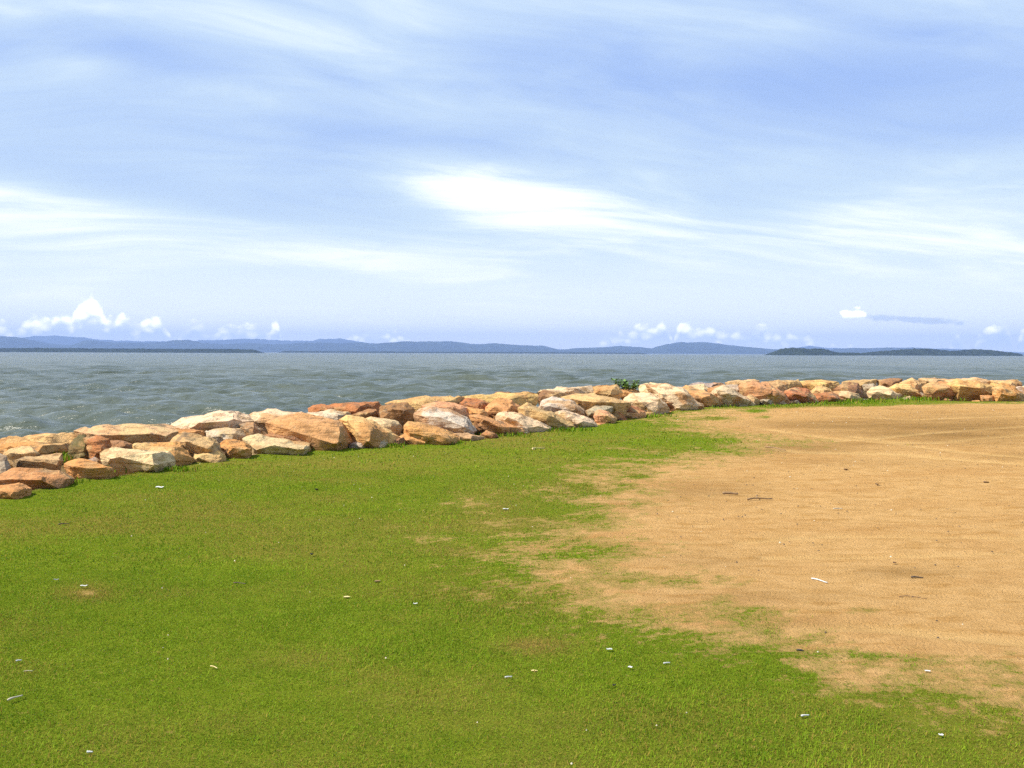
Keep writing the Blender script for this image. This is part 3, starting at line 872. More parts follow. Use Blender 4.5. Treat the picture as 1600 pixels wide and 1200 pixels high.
stone(z4((1035, 445), (1060, 400), (1130, 408), (1220, 470), (1205, 502), (1110, 503), (1050, 480)), 'pink', [(0.35, 0.35), (0.7, 0.6)], lean=0.8, label='small pinkish grey boulder at the grass edge below the shrub')
stone(z4((1155, 405), (1230, 363), (1330, 363), (1450, 420), (1330, 452), (1200, 440)), 'red', [(0.4, 0.3), (0.7, 0.6)], lean=0.9)
stone(z4((1160, 420), (1300, 430), (1460, 415), (1440, 445), (1300, 462), (1190, 450)), 'pink', lean=1.0, dd=-0.1)
stone(z4((1275, 320), (1340, 275), (1480, 268), (1560, 320), (1610, 400), (1640, 412), (1450, 425), (1330, 370)), 'cream', [(0.25, 0.35), (0.75, 0.35), (0.6, 0.8)], lean=1.1, label='broad cream boulder just right of the green shrub')
stone(z4((1390, 215), (1480, 193), (1600, 200), (1640, 260), (1480, 285), (1400, 270)), 'cream', lean=1.5)
stone(z4((1240, 240), (1330, 230), (1400, 260), (1330, 290), (1250, 300)), 'pink', lean=1.2)
# --- fifth stretch
stone(z5((260, 215), (400, 205), (520, 228), (620, 330), (700, 377), (640, 392), (560, 350), (440, 320), (340, 300), (300, 260)), 'cream', lean=1.1)
stone(z5((470, 385), (550, 330), (620, 340), (680, 378), (600, 400), (500, 405)), 'tan', lean=0.8)
stone(z5((365, 345), (450, 310), (550, 322), (500, 395), (430, 400)), 'brown', lean=0.2, dd=0.3)  # shaded hollow, its darkness painted as a brown stone set back
stone(z5((515, 240), (560, 212), (690, 265), (740, 300), (870, 357), (800, 366), (690, 362), (600, 310)), 'pink', lean=1.0)
stone(z5((560, 214), (700, 207), (770, 255), (710, 295), (620, 250)), 'cream', lean=1.3)
stone(z5((590, 208), (650, 195), (850, 190), (860, 215), (700, 235)), 'grey', lean=1.5)
stone(z5((725, 235), (860, 207), (930, 260), (1010, 300), (1095, 357), (960, 372), (850, 350), (760, 285)), 'cream', [(0.25, 0.3), (0.65, 0.55)], lean=1.0, label='cream boulder right of the middle with bare sand before it')
stone(z5((845, 212), (960, 205), (1035, 275), (1000, 300), (940, 270)), 'grey', lean=0.6)
stone(z5((865, 188), (960, 172), (1090, 164), (1140, 180), (1000, 205), (880, 206)), 'tan', lean=1.5)
stone(z5((950, 212), (1080, 178), (1200, 198), (1240, 240), (1330, 290), (1372, 345), (1200, 350), (1100, 310), (1030, 270)), 'pink', [(0.3, 0.35), (0.7, 0.45)], lean=1.0)
stone(z5((1015, 315), (1060, 280), (1140, 330), (1120, 358), (1060, 356)), 'tan', lean=0.7)
stone(z5((1140, 182), (1280, 178), (1360, 200), (1345, 260), (1320, 285), (1240, 250), (1200, 205)), 'tan', lean=1.2)
stone(z5((1180, 186), (1300, 176), (1440, 171), (1470, 205), (1350, 235), (1200, 215)), 'tan', lean=1.3)
stone(z5((1125, 325), (1200, 305), (1265, 347), (1150, 356)), 'grey', lean=0.6)
# --- right end
stone(z6((98, 215), (140, 183), (240, 188), (280, 240), (315, 272), (140, 279), (112, 255)), 'red', [(0.25, 0.4), (0.6, 0.5)], lean=0.7, label='square rust orange boulder at the foot of the wall on the right')
stone(z6((190, 148), (300, 136), (440, 148), (445, 172), (390, 205), (200, 180)), 'yellow', lean=1.5)
stone(z6((258, 215), (300, 174), (370, 183), (400, 208), (300, 230), (270, 232)), 'yellow', lean=0.9)
stone(z6((290, 225), (400, 212), (490, 262), (350, 272), (290, 262)), 'red', [(0.3, 0.3), (0.7, 0.6)], lean=0.9)
stone(z6((390, 208), (500, 203), (560, 225), (588, 256), (490, 264), (430, 235)), 'cream', lean=0.9)
stone(z6((412, 195), (470, 153), (560, 158), (600, 200), (618, 243), (570, 240), (500, 212)), 'brown', lean=0.8)
stone(z6((450, 152), (580, 134), (680, 133), (680, 180), (600, 172), (560, 168)), 'tan', lean=1.3)
stone(z6((590, 165), (660, 158), (690, 185), (650, 210), (605, 200)), 'grey', lean=0.6)
stone(z6((612, 215), (650, 184), (700, 179), (865, 241), (780, 246), (700, 238), (640, 236)), 'cream', lean=1.0)
stone(z6((752, 190), (800, 163), (890, 168), (972, 236), (900, 240), (830, 212)), 'yellow', [(0.25, 0.3), (0.6, 0.5)], lean=0.9)
stone(z6((825, 155), (900, 119), (950, 150), (975, 205), (940, 215), (880, 180)), 'yellow', lean=0.9, label='yellow boulder rising highest on the crest at the right')
stone(z6((680, 138), (760, 124), (840, 130), (835, 165), (740, 190), (690, 185)), 'brown', lean=1.0)
stone(z6((965, 180), (1010, 153), (1120, 153), (1195, 205), (1185, 243), (1060, 244), (980, 220)), 'orange', [(0.3, 0.35), (0.75, 0.5)], lean=0.8, label='squat brown orange boulder behind the green strip on the right')
stone(z6((945, 132), (1040, 121), (1115, 130), (1115, 165), (1000, 168)), 'tan', lean=1.2)
stone(z6((1110, 165), (1180, 138), (1320, 143), (1410, 178), (1420, 232), (1300, 244), (1190, 232), (1130, 180)), 'yellow', [(0.3, 0.35), (0.7, 0.45)], lean=0.9, label='broad pale yellow boulder near the right edge')
stone(z6((1400, 190), (1460, 158), (1540, 178), (1605, 235), (1595, 268), (1430, 274), (1415, 240)), 'orange', [(0.35, 0.35), (0.7, 0.5)], lean=0.8, label='ochre boulder with bare sand before it at the right edge')
stone(z6((1100, 132), (1300, 124), (1400, 148), (1395, 180), (1320, 165), (1120, 160)), 'tan', lean=1.4)
stone(z6((1385, 142), (1560, 133), (1590, 165), (1520, 190), (1450, 175)), 'yellow', lean=1.3)
stone(z6((1545, 182), (1620, 170), (1690, 200), (1680, 240), (1600, 236)), 'cream', lean=0.9)
stone(z6((1325, 230), (1410, 232), (1410, 274), (1335, 264)), 'orange', lean=0.7)
stone(z6((-10, 205), (60, 190), (110, 220), (135, 275), (60, 272), (0, 262)), 'pink', lean=0.9)


def loose_stone(x, y, z, sx, sy, sz, colour):
    global STONES
    STONES += 1
    sd = random.Random(STONES * 29 + 3)
    bm = bmesh.new()
    rot = Matrix.Rotation(sd.uniform(0, 6.28), 3, 'Z') @ Matrix.Rotation(sd.uniform(-.35, .35), 3, 'X') @ Matrix.Rotation(sd.uniform(-.35, .35), 3, 'Y')
    for k in range(16):
        v = Vector((sd.gauss(0, 1), sd.gauss(0, 1), sd.gauss(0, 1))).normalized()
        v = Vector((max(-.8, min(.8, v.x * 1.15)), max(-.8, min(.8, v.y * 1.15)), max(-.7, min(.7, v.z * 1.15))))
        v = rot @ Vector((v.x * sx, v.y * sy, v.z * sz))
        bm.verts.new(v + Vector((x, y, z)))
    r = bmesh.ops.convex_hull(bm, input=bm.verts[:])
    junk = list({g for g in r['geom_interior'] + r['geom_unused'] if isinstance(g, bmesh.types.BMVert)})
    if junk: bmesh.ops.delete(bm, geom=junk, context='VERTS')
    return finish_stone(bm, STONES, max(sx, sy) * 1.7, colour)


# the pile goes on past both edges of the picture, down its seaward face, and in the gaps underneath
rs = random.Random(99)
keys = ['cream', 'orange', 'tan', 'yellow', 'pink', 'brown', 'white', 'grey', 'red', 'orange', 'tan']
seg_len = np.hypot(*(toe[1:] - toe[:-1]).T); cum_len = np.concatenate([[0], np.cumsum(seg_len)])


def along(L):
    i = int(np.searchsorted(cum_len, L) - 1); i = max(0, min(len(seg_len) - 1, i))
    f = (L - cum_len[i]) / seg_len[i]
    p = toe[i] + (toe[i + 1] - toe[i]) * f
    d = (toe[i + 1] - toe[i]) / seg_len[i]
    return p, np.array([-d[1], d[0]])


L_a = cum_len[2]; L_b = cum_len[len(toe) - 3]
for L0, L1, rows_ in [(L_a - 7.0, L_a - 0.5, (0.3, 1.2, 2.2, 3.1)), (L_b + 0.7, L_b + 8.0, (0.4, 1.4, 2.4, 3.3))]:
    L = L0
    while L < L1:
        for s in rows_:
            p, n = along(L + rs.uniform(-.3, .3))
            q = p + n * (s + rs.uniform(-.2, .2))
            pr = 0.15 if L < L_a else 0.9
            zz = float(core_height(np.array(s), np.array(pr))) + 0.02
            k = rs.uniform(0.75, 1.2)
            loose_stone(q[0], q[1], zz, 0.75 * k, 0.55 * k, 0.36 * k, rs.choice(keys))
        L += 1.15
L = L_a
while L < L_b:
    for s, up in ((1.3, -0.36), (2.3, -0.34), (4.3, -0.05)):
        p, n = along(L + rs.uniform(-.4, .4))
        q = p + n * (s + rs.uniform(-.25, .25))
        pr = (2 + (L - L_a) / (L_b - L_a) * (len(toe) - 5)) / (len(toe) - 1)
        zz = float(core_height(np.array(s), np.array(pr))) + up
        k = rs.uniform(0.7, 1.05)
        loose_stone(q[0], q[1], zz, 0.72 * k, 0.55 * k, 0.30 * k, rs.choice(keys))
    L += 1.25

# rubble caught between the big blocks and along the foot of the wall
for k in range(46):
    L = rs.uniform(L_a, L_b)
    s = rs.choice((0.05, 0.15, 0.3, 0.9, 1.6))
    p, n = along(L)
    q = p + n * (s + rs.uniform(-.1, .1))
    pr = (2 + (L - L_a) / (L_b - L_a) * (len(toe) - 5)) / (len(toe) - 1)
    kk = rs.uniform(0.5, 1.1)
    loose_stone(q[0], q[1], float(core_height(np.array(s), np.array(pr))) + 0.03 + 0.10 * s, 0.26 * kk, 0.20 * kk, 0.13 * kk, rs.choice(keys))

# ------------------------------------------------------------------ turf blades
NEAR = []


def blades(n, y0, y1, length, width, seed, lo=0.25):
    r = np.random.RandomState(seed)
    Y = np.sqrt(r.uniform(y0 * y0, y1 * y1, n))
    X = (r.uniform(-0.60, 0.60, n)) * Y
    S_, _ = toe_dist(X, Y)
    tf, g = turf(X, Y)
    keep = (S_ < 0.05) & (tf > 0.05) & (r.rand(n) < tf ** 1.3)
    X = X[keep]; Y = Y[keep]; tf = tf[keep]
    n = len(X)
    patchy = fbm(X * 1.6, Y * 1.6, 41, 3, 0.65)
    ln = length * (r.uniform(0.5, 1.3, n) + 0.9 * (r.rand(n) < 0.05)) * (0.55 + 0.5 * tf) * (0.65 + 0.7 * patchy)
    wd = width * r.uniform(0.7, 1.3, n)
    th = r.uniform(0, 6.283, n)
    tilt = r.uniform(0.35, 1.25, n)
    dxn, dyn = np.cos(th), np.sin(th)
    sx, sy = -dyn, dxn
    h1 = ln * 0.55 * np.cos(tilt * 0.6); o1 = ln * 0.55 * np.sin(tilt * 0.6)
    h2 = h1 + ln * 0.45 * np.cos(tilt * 1.25); o2 = o1 + ln * 0.45 * np.sin(tilt * 1.25)
    zb = np.interp(0, [0], [0]) - 0.006
    gz = 0.035 * (fbm(X * 0.35, Y * 0.35, 21, 3) - 0.5) + tf * 0.022 * (fbm(X * 2.6, Y * 2.6, 41, 3, 0.65) - 0.5) + zb
    v0 = np.stack([X - sx * wd / 2, Y - sy * wd / 2, gz], -1)
    v1 = np.stack([X + sx * wd / 2, Y + sy * wd / 2, gz], -1)
    v2 = np.stack([X + dxn * o1 + sx * wd * 0.4, Y + dyn * o1 + sy * wd * 0.4, gz + h1], -1)
    v3 = np.stack([X + dxn * o1 - sx * wd * 0.4, Y + dyn * o1 - sy * wd * 0.4, gz + h1], -1)
    v4 = np.stack([X + dxn * o2, Y + dyn * o2, gz + h2], -1)
    co = np.stack([v0, v1, v2, v3, v4], 1).reshape(-1, 3)
    i = np.arange(n) * 5
    f = np.concatenate([np.stack([i, i + 1, i + 2], -1), np.stack([i, i + 2, i + 3], -1), np.stack([i + 3, i + 2, i + 4], -1)])
    dryv = dryness(X, Y) * 0.8 + 0.35 * (1 - tf) + 0.07
    dryv = np.clip((r.rand(n) < dryv) * r.uniform(0.4, 1.0, n), 0, 1)
    shade = np.clip(0.55 * r.uniform(0, 1, n) + 0.9 * fbm(X * 2.2, Y * 2.2, 81, 4, 0.7) - 0.22, 0, 1)
    ln = ln
    return co, f, np.repeat(dryv, 5), np.repeat(shade, 5)


sets = [blades(340000, 3.3, 7.0, 0.019, 0.0032, 1), blades(240000, 7.0, 13.0, 0.022, 0.006, 2), blades(130000, 13.0, 31.5, 0.03, 0.015, 3)]
co = []; fc = []; dr_ = []; sh_ = []; off = 0
for a, f, d, s in sets:
    co.append(a); fc.append(f + off); dr_.append(d); sh_.append(s); off += len(a)
bm_me = np_mesh('grass', np.concatenate(co), np.concatenate(fc), 3)
vattr(bm_me, 'dry', np.concatenate(dr_)); vattr(bm_me, 'shade', np.concatenate(sh_))
mt, t, b = mat('grass_blade')
c = t.mix(at_attr(t, 'shade'), (0.078, 0.160, 0.004), (0.255, 0.352, 0.018))
c = t.mix(at_attr(t, 'dry'), c, (0.34, 0.22, 0.045))
t.put(b.inputs['Base Color'], c)
b.inputs['Roughness'].default_value = 0.7
b.inputs['Specular IOR Level'].default_value = 0.06
tl = t.node('ShaderNodeBsdfTranslucent')
t.put(tl.inputs['Color'], c)
mx = t.node('ShaderNodeMixShader')
mx.inputs[0].default_value = 0.3
t.l.new(b.outputs[0], mx.inputs[1]); t.l.new(tl.outputs[0], mx.inputs[2])
t.l.new(mx.outputs[0], t.n['Material Output'].inputs['Surface'])
blade_mat = mt
grass = link('grass', bm_me, mt)
tag(grass, 'short green turf covering the ground before the seawall', 'grass', kind='stuff')

# taller unmown grass fringing the feet of the boulders
r = random.Random(5)
vsx = []; fsx = []; drx = []; shx = []
spots = []
for (u, v, sp, n, h) in [(120, 718, 30, 160, .15), (135, 700, 14, 130, .2), (190, 733, 22, 160, .10), (275, 735, 20, 120, .09), (352, 712, 5, 40, .14), (400, 703, 8, 60, .13), (100, 752, 30, 120, .07),
                         (480, 701, 16, 90, .08), (615, 697, 16, 90, .08), (700, 692, 30, 120, .07), (860, 672, 40, 160, .10), (790, 680, 40, 160, .10), (935, 656, 8, 60, .16), (880, 671, 30, 120, .08),
                         (1020, 650, 30, 100, .10), (1120, 634, 20, 140, .12), (1145, 632, 12, 120, .14), (1220, 634, 40, 120, .09), (1350, 627, 50, 300, .16), (1300, 631, 45, 220, .10), (1430, 624, 40, 260, .18), (1500, 622, 25, 120, .15), (1370, 611, 8, 60, .2)]:
    for k in range(n):
        spots.append((u + r.gauss(0, sp * 0.6), v + r.gauss(0, 1.2), h))
for (u, v, h) in spots:
    p = on_ground(u, v + 1)
    th = r.uniform(0, 6.283); L_ = h * 0.8 * r.uniform(0.5, 1.3); wd = 0.006 + 0.0003 * p.y; lean_ = r.uniform(0.1, 0.7)
    d = Vector((math.cos(th), math.sin(th), 0)); s = Vector((-d.y, d.x, 0)) * wd
    i = len(vsx)
    m1 = p + d * L_ * lean_ * 0.3 + Vector((0, 0, L_ * 0.6)); tp = p + d * L_ * lean_ + Vector((0, 0, L_ * (1 - 0.3 * lean_)))
    p.z -= 0.02
    vsx += [p - s, p + s, m1 + s * 0.7, m1 - s * 0.7, tp]
    fsx += [(i, i + 1, i + 2), (i, i + 2, i + 3), (i + 3, i + 2, i + 4)]
    q = 1.0 if r.random() < 0.12 else 0.0; w_ = r.random() * 0.7
    drx += [q] * 5; shx += [w_] * 5
me = np_mesh('tall_grass', np.array([tuple(v) for v in vsx]), np.array(fsx), 3)
vattr(me, 'dry', np.array(drx)); vattr(me, 'shade', np.array(shx))
tag(link('tall_grass', me, blade_mat), 'longer unmown grass fringing the foot of the boulders', 'grass', kind='stuff')

# ------------------------------------------------------------------ green shrub on the wall
mt, t, b = mat('shrub_leaf')
oi = t.node('ShaderNodeNewGeometry')
n = t.noise(oi.outputs['Position'], 14.0, 2, 0.5)
t.put(b.inputs['Base Color'], t.mix(t.ss(n, 0.35, 0.65), (0.075, 0.15, 0.020), (0.17, 0.28, 0.04)))
b.inputs['Roughness'].default_value = 0.45
leaf_mat = mt
mt, t, b = mat('shrub_stem')
b.inputs['Base Color'].default_value = (0.16, 0.11, 0.05, 1)
b.inputs['Roughness'].default_value = 0.9
stem_mat = mt
sb_d = depth_for(982, 615) + 0.2
sb = at_depth(982, 620, sb_d - 0.5)
SBS = 1.15
shrub = bpy.data.objects.new('shrub', None)
shrub.location = sb
C.objects.link(shrub)
tag(shrub, 'small bushy green shrub growing among the boulders on the crest', 'shrub')


def tube(bm, pts, rads, n=6):
    rings = []
    for i, p in enumerate(pts):
        a = pts[min(i + 1, len(pts) - 1)] - pts[max(i - 1, 0)]
        if a.length < 1e-9: a = Vector((0, 0, 1))
        q = a.to_track_quat('Z', 'Y')
        rings.append([bm.verts.new(p + q @ Vector((math.cos(k * 2 * math.pi / n) * rads[i], math.sin(k * 2 * math.pi / n) * rads[i], 0))) for k in range(n)])
    for r1, r2 in zip(rings[:-1], rings[1:]):
        for k in range(n):
            bm.faces.new((r1[k], r1[(k + 1) % n], r2[(k + 1) % n], r2[k]))
    bm.faces.new(rings[0][::-1]); bm.faces.new(rings[-1])


r = random.Random(31)
bml = bmesh.new()
for k in range(15):
    th = r.uniform(0, 6.283); L_ = SBS * r.uniform(0.24, 0.44); o_ = SBS * r.uniform(0.08, 0.40)
    end = Vector((math.cos(th) * o_, math.sin(th) * o_ * 0.7, L_))
    mid = Vector((end.x * 0.35, end.y * 0.35, L_ * 0.6))
    pts = [Vector((0, 0, -0.25)), mid, end]
    bms = bmesh.new()
    tube(bms, pts, [0.012, 0.008, 0.004], 5)
    me = bpy.data.meshes.new('stem'); bms.to_mesh(me); bms.free()
    link('stem', me, stem_mat, shrub)
    for j in range(34):
        f_ = r.uniform(0.25, 1.05)
        p = (pts[1] * (1 - f_) + pts[2] * f_) + Vector((r.gauss(0, .035), r.gauss(0, .035), r.gauss(0, .025)))
        L2 = r.uniform(0.055, 0.10)
        q = Matrix.Rotation(r.uniform(0, 6.283), 3, 'Z') @ Matrix.Rotation(r.uniform(-0.9, 0.5), 3, 'Y')
        shp = [(0, 0, 0), (0.35, 0.30, 0.06), (0.75, 0.28, 0.05), (1, 0, -0.06), (0.75, -0.28, 0.05), (0.35, -0.30, 0.06)]
        vv = [bml.verts.new(p + q @ (Vector(s_) * L2)) for s_ in shp]
        bml.faces.new((vv[0], vv[1], vv[2], vv[3])); bml.faces.new((vv[0], vv[3], vv[4], vv[5]))
me = bpy.data.meshes.new('foliage'); bml.to_mesh(me); bml.free()
fo = link('foliage', me, leaf_mat, shrub)
fo['kind'] = 'stuff'


# ------------------------------------------------------------------ litter and fallen bits on the ground
def plain(name, c1, c2, scale=60, rough=0.7):
    mt, t, b = mat(name)
    n = t.noise(t.node('ShaderNodeTexCoord').outputs['Object'], scale, 3, 0.6)
    t.put(b.inputs['Base Color'], t.mix(t.ss(n, 0.35, 0.65), c1, c2))
    b.inputs['Roughness'].default_value = rough
    return mt


paper = plain('white_paper', (0.52, 0.51, 0.47), (0.64, 0.63, 0.59))
wood_pale = plain('bleached_wood', (0.46, 0.39, 0.26), (0.58, 0.51, 0.37))
bark = plain('dark_bark', (0.05, 0.035, 0.02), (0.11, 0.07, 0.04))
bark_b = plain('brown_bark', (0.20, 0.12, 0.05), (0.30, 0.18, 0.08))
leaf_dry = plain('dry_leaf', (0.16, 0.09, 0.04), (0.28, 0.16, 0.07))
leaf_black = plain('rotten_leaf', (0.02, 0.016, 0.010), (0.05, 0.04, 0.025))
leaf_straw = plain('straw_leaf', (0.55, 0.42, 0.16), (0.66, 0.52, 0.24))
LR = random.Random(17)


def place(name, bm, material, u, v, label, cat, group=None, lift=0.0):
    p = on_ground(u, v)
    me = bpy.data.meshes.new(name); bm.to_mesh(me); bm.free()
    o = link(name, me, material, None, p + Vector((0, 0, lift)))
    tag(o, label, cat, group)
    return o


def scrap(u, v, wpx, dep, label, name='paper_scrap', cat='paper scrap', material=None, ang=0.0, turf_lift=0.016, group=None):
    d = on_ground(u, v).y
    Lx = 0.85 * wpx * d / FPX; Ly = 0.8 * dep
    bm = bmesh.new()
    nx, ny = 6, 4
    top = {}; bot = {}
    for i in range(nx + 1):
        for j in range(ny + 1):
            x = (i / nx - .5) * Lx; y = (j / ny - .5) * Ly
            if i in (0, nx): x *= LR.uniform(0.8, 1.0)
            if j in (0, ny): y *= LR.uniform(0.75, 1.0)
            z = Lx * (0.04 * math.sin(i * 1.3 + u) + 0.04 * math.cos(j * 1.7 + v)) + Lx * 0.12 * abs(i / nx - .5)
            x, y = x * math.cos(ang) - y * math.sin(ang), x * math.sin(ang) + y * math.cos(ang)
            top[i, j] = bm.verts.new((x, y, z + 0.0015)); bot[i, j] = bm.verts.new((x, y, z))
    for i in range(nx):
        for j in range(ny):
            bm.faces.new((top[i, j], top[i + 1, j], top[i + 1, j + 1], top[i, j + 1]))
            bm.faces.new((bot[i, j + 1], bot[i + 1, j + 1], bot[i + 1, j], bot[i, j]))
    for i in range(nx):
        bm.faces.new((bot[i, 0], bot[i + 1, 0], top[i + 1, 0], top[i, 0])); bm.faces.new((top[i, ny], top[i + 1, ny], bot[i + 1, ny], bot[i, ny]))
    for j in range(ny):
        bm.faces.new((top[0, j], top[0, j + 1], bot[0, j + 1], bot[0, j])); bm.faces.new((bot[nx, j], bot[nx, j + 1], top[nx, j + 1], top[nx, j]))
    return place(name, bm, material or paper, u, v, label, cat, group, turf_lift)


def stick(u0, v0, u1, v1, rad, label, material, name='stick', cat='stick', bend=0.05, fork=False, lift=0.012):
    a = on_ground(u0, v0); b_ = on_ground(u1, v1)
    c_ = (a + b_) / 2
    L_ = (b_ - a).length
    side = Vector((-(b_ - a).y, (b_ - a).x, 0)).normalized() * L_
    pts = []; rads = []
    for k in range(8):
        f = k / 7
        p = a.lerp(b_, f) - c_ + side * bend * math.sin(f * math.pi * 1.2) + Vector((0, 0, rad * 0.8 + L_ * 0.02 * math.sin(f * 5)))
        pts.append(p); rads.append(rad * (1.05 - 0.4 * f) * LR.uniform(0.85, 1.15))
    bm = bmesh.new()
    tube(bm, pts, rads, 7)
    if fork:
        tube(bm, [pts[3], pts[3] + side * 0.22 + (b_ - a) * 0.1 + Vector((0, 0, L_ * 0.06)), pts[3] + side * 0.40 + (b_ - a) * 0.30 + Vector((0, 0, L_ * 0.02))], [rad * .8, rad * .6, rad * .35], 6)
    me = bpy.data.meshes.new(name); bm.to_mesh(me); bm.free()
    smooth_mesh(me)
    o = link(name, me, material, None, c_ + Vector((0, 0, lift)))
    tag(o, label, cat)
    return o


def leaf(u, v, wpx, label, material, ang=0.0, lift=0.012, curl=0.35):
    d = on_ground(u, v).y
    L_ = wpx * d / FPX
    bm = bmesh.new()
    n = 8
    up = []; 
    for i in range(n + 1):
        f = i / n
        hw = 0.30 * math.sin(math.pi * f ** 0.85) * L_ + 0.0004
        row = []
        for s in (-1, -0.5, 0, 0.5, 1):
            x = (f - 0.5) * L_; y = s * hw; z = curl * abs(s) * hw + curl * 0.5 * L_ * (f - 0.5) ** 2
            x, y = x * math.cos(ang) - y * math.sin(ang), x * math.sin(ang) + y * math.cos(ang)
            row.append(bm.verts.new((x, y, z)))
        up.append(row)
    fs = []
    for i in range(n):
        for j in range(4):
            fs.append(bm.faces.new((up[i][j], up[i + 1][j], up[i + 1][j + 1], up[i][j + 1])))
    ex = bmesh.ops.extrude_face_region(bm, geom=fs)
    for e in ex['geom']:
        if isinstance(e, bmesh.types.BMVert): e.co.z -= 0.0012
    bmesh.ops.recalc_face_normals(bm, faces=bm.faces[:])
    return place('fallen_leaf', bm, material, u, v, label, 'leaf', None, lift)


scrap(250, 763, 15, 0.07, 'biggest white paper scrap on the grass below the rocks at the left')
scrap(131, 919, 13, 0.02, 'thin white paper scrap on the bare brown patch in the left grass', ang=0.2)
scrap(649, 947, 9, 0.018, 'white paper scrap alone in the grass left of the middle')
scrap(985, 1047, 9, 0.022, 'bright white paper crumb in the grass below the middle', ang=-0.5)
scrap(790, 798, 11, 0.05, 'white paper scrap where the grass thins out left of the sand')
scrap(1449, 1053, 11, 0.016, 'white paper strip on the thin grass at the lower right', ang=-0.2)
scrap(1470, 1154, 8, 0.02, 'white paper crumb in the grass near the lower right corner')
scrap(990, 654, 9, 0.12, 'white paper scrap beside the boulders below the shrub', ang=0.5)
scrap(952, 1019, 12, 0.03, 'torn greyish scrap sunk in the grass below the middle', material=plain('grey_paper', (0.36, 0.38, 0.33), (0.52, 0.53, 0.48)))
scrap(88, 909, 10, 0.02, 'small grey scrap in the grass left of the bare patch', material=plain('slate_paper', (0.13, 0.14, 0.15), (0.22, 0.23, 0.24)), ang=0.3)
scrap(820, 678, 9, 0.09, 'pale scrap on the grass at the foot of the middle boulders', material=wood_pale)
stick(12, 1099, 35, 1091, 0.0045, 'white stick in the grass at the lower left edge', wood_pale, bend=0.03)
stick(25, 1037, 34, 1035.5, 0.004, 'short white stick above the dead patch at the left edge', paper, bend=0.02)
stick(37, 1053, 52, 1052, 0.002, 'thin pale twig below the dead patch at the left edge', wood_pale, name='twig', cat='twig')
stick(136, 1181, 145, 1180.5, 0.0045, 'stubby white stick at the bottom edge on the left', paper, bend=0.01)
stick(329, 1045, 340, 1048, 0.003, 'pale straw in the grass at the lower left', leaf_straw, name='straw', cat='straw')
stick(789, 1063, 800, 1061.5, 0.004, 'short white stick in the grass at the bottom middle', paper, bend=0.02)
stick(1037, 1041, 1047, 1039.5, 0.004, 'short white stick right of the bright paper crumb', paper, bend=0.02)
stick(1252, 1124, 1264, 1122.5, 0.0048, 'white stick in the long grass at the lower right', paper, bend=0.02)
stick(1268, 906, 1293, 912, 0.0055, 'long white stick lying on bare sand', paper, bend=0.01, lift=0.006)
stick(1129, 773, 1153, 773.5, 0.016, 'straight brown stick lying on bare sand', bark_b, bend=0.01, lift=0.006)
stick(1168, 782, 1206, 780, 0.010, 'forked brown twig right of the straight stick on sand', bark_b, name='twig', cat='twig', fork=True, lift=0.006)
stick(1424, 904, 1442, 904.5, 0.007, 'short dark stick on the greyish sand at the right', bark, lift=0.006)
stick(1405, 934, 1448, 936, 0.003, 'thin reddish twig on the sand below the dark stick', leaf_dry, name='twig', cat='twig', bend=0.12, lift=0.006)
stick(91, 822, 108, 820.5, 0.006, 'black stick in the grass below the left rocks', bark)
stick(365, 914, 384, 915, 0.004, 'thin black stick in the grass left of the middle', bark, name='twig', cat='twig')
stick(1302, 796.5, 1316, 796, 0.006, 'pale stick on the sand right of the forked twig', wood_pale, lift=0.006)
stick(833, 704, 848, 701, 0.010, 'curved pale straw on the grass before the middle boulders', leaf_straw, name='straw', cat='straw', bend=0.2)
stick(1196, 700, 1228, 704, 0.012, 'thin dark twig on the sand beyond the grass tongue', bark_b, name='twig', cat='twig', bend=0.02, lift=0.006)
leaf(542, 936, 12, 'pale yellow fallen leaf in the grass left of the middle', leaf_straw, 0.1)
leaf(590, 911, 11, 'dark brown fallen leaf in the grass left of the middle', leaf_dry, 0.3)
leaf(488, 869, 9, 'black leaf standing in the grass left of the middle', leaf_black, 1.2, curl=0.9)
leaf(495, 767, 7, 'small black leaf in the grass below the middle rocks', leaf_black, 0.5, curl=0.9)
leaf(835, 1052, 11, 'slim straw coloured leaf beside the bottom middle white stick', leaf_straw, -0.1)
leaf(1371, 759, 11, 'curled brown leaf lying on the open sand', leaf_dry, 1.0, curl=1.1, lift=0.006)
leaf(1322, 735, 9, 'dark leaf on the sand above the curled brown one', leaf_dry, 0.2, curl=0.8, lift=0.006)
leaf(1541, 755, 11, 'brown leaf on the sand near the right edge', leaf_dry, 0.2, curl=0.7, lift=0.006)
leaf(1250, 1018, 13, 'dark rotten leaf on the trampled edge of the sand', leaf_black, -0.2, lift=0.006)
leaf(960, 1075, 8, 'tiny black leaf in the grass below the bright crumb', leaf_black, 0.6, curl=0.8)
leaf(1398, 881, 8, 'small brown leaf on the sand above the dark stick', leaf_dry, 0.4, curl=0.8, lift=0.006)


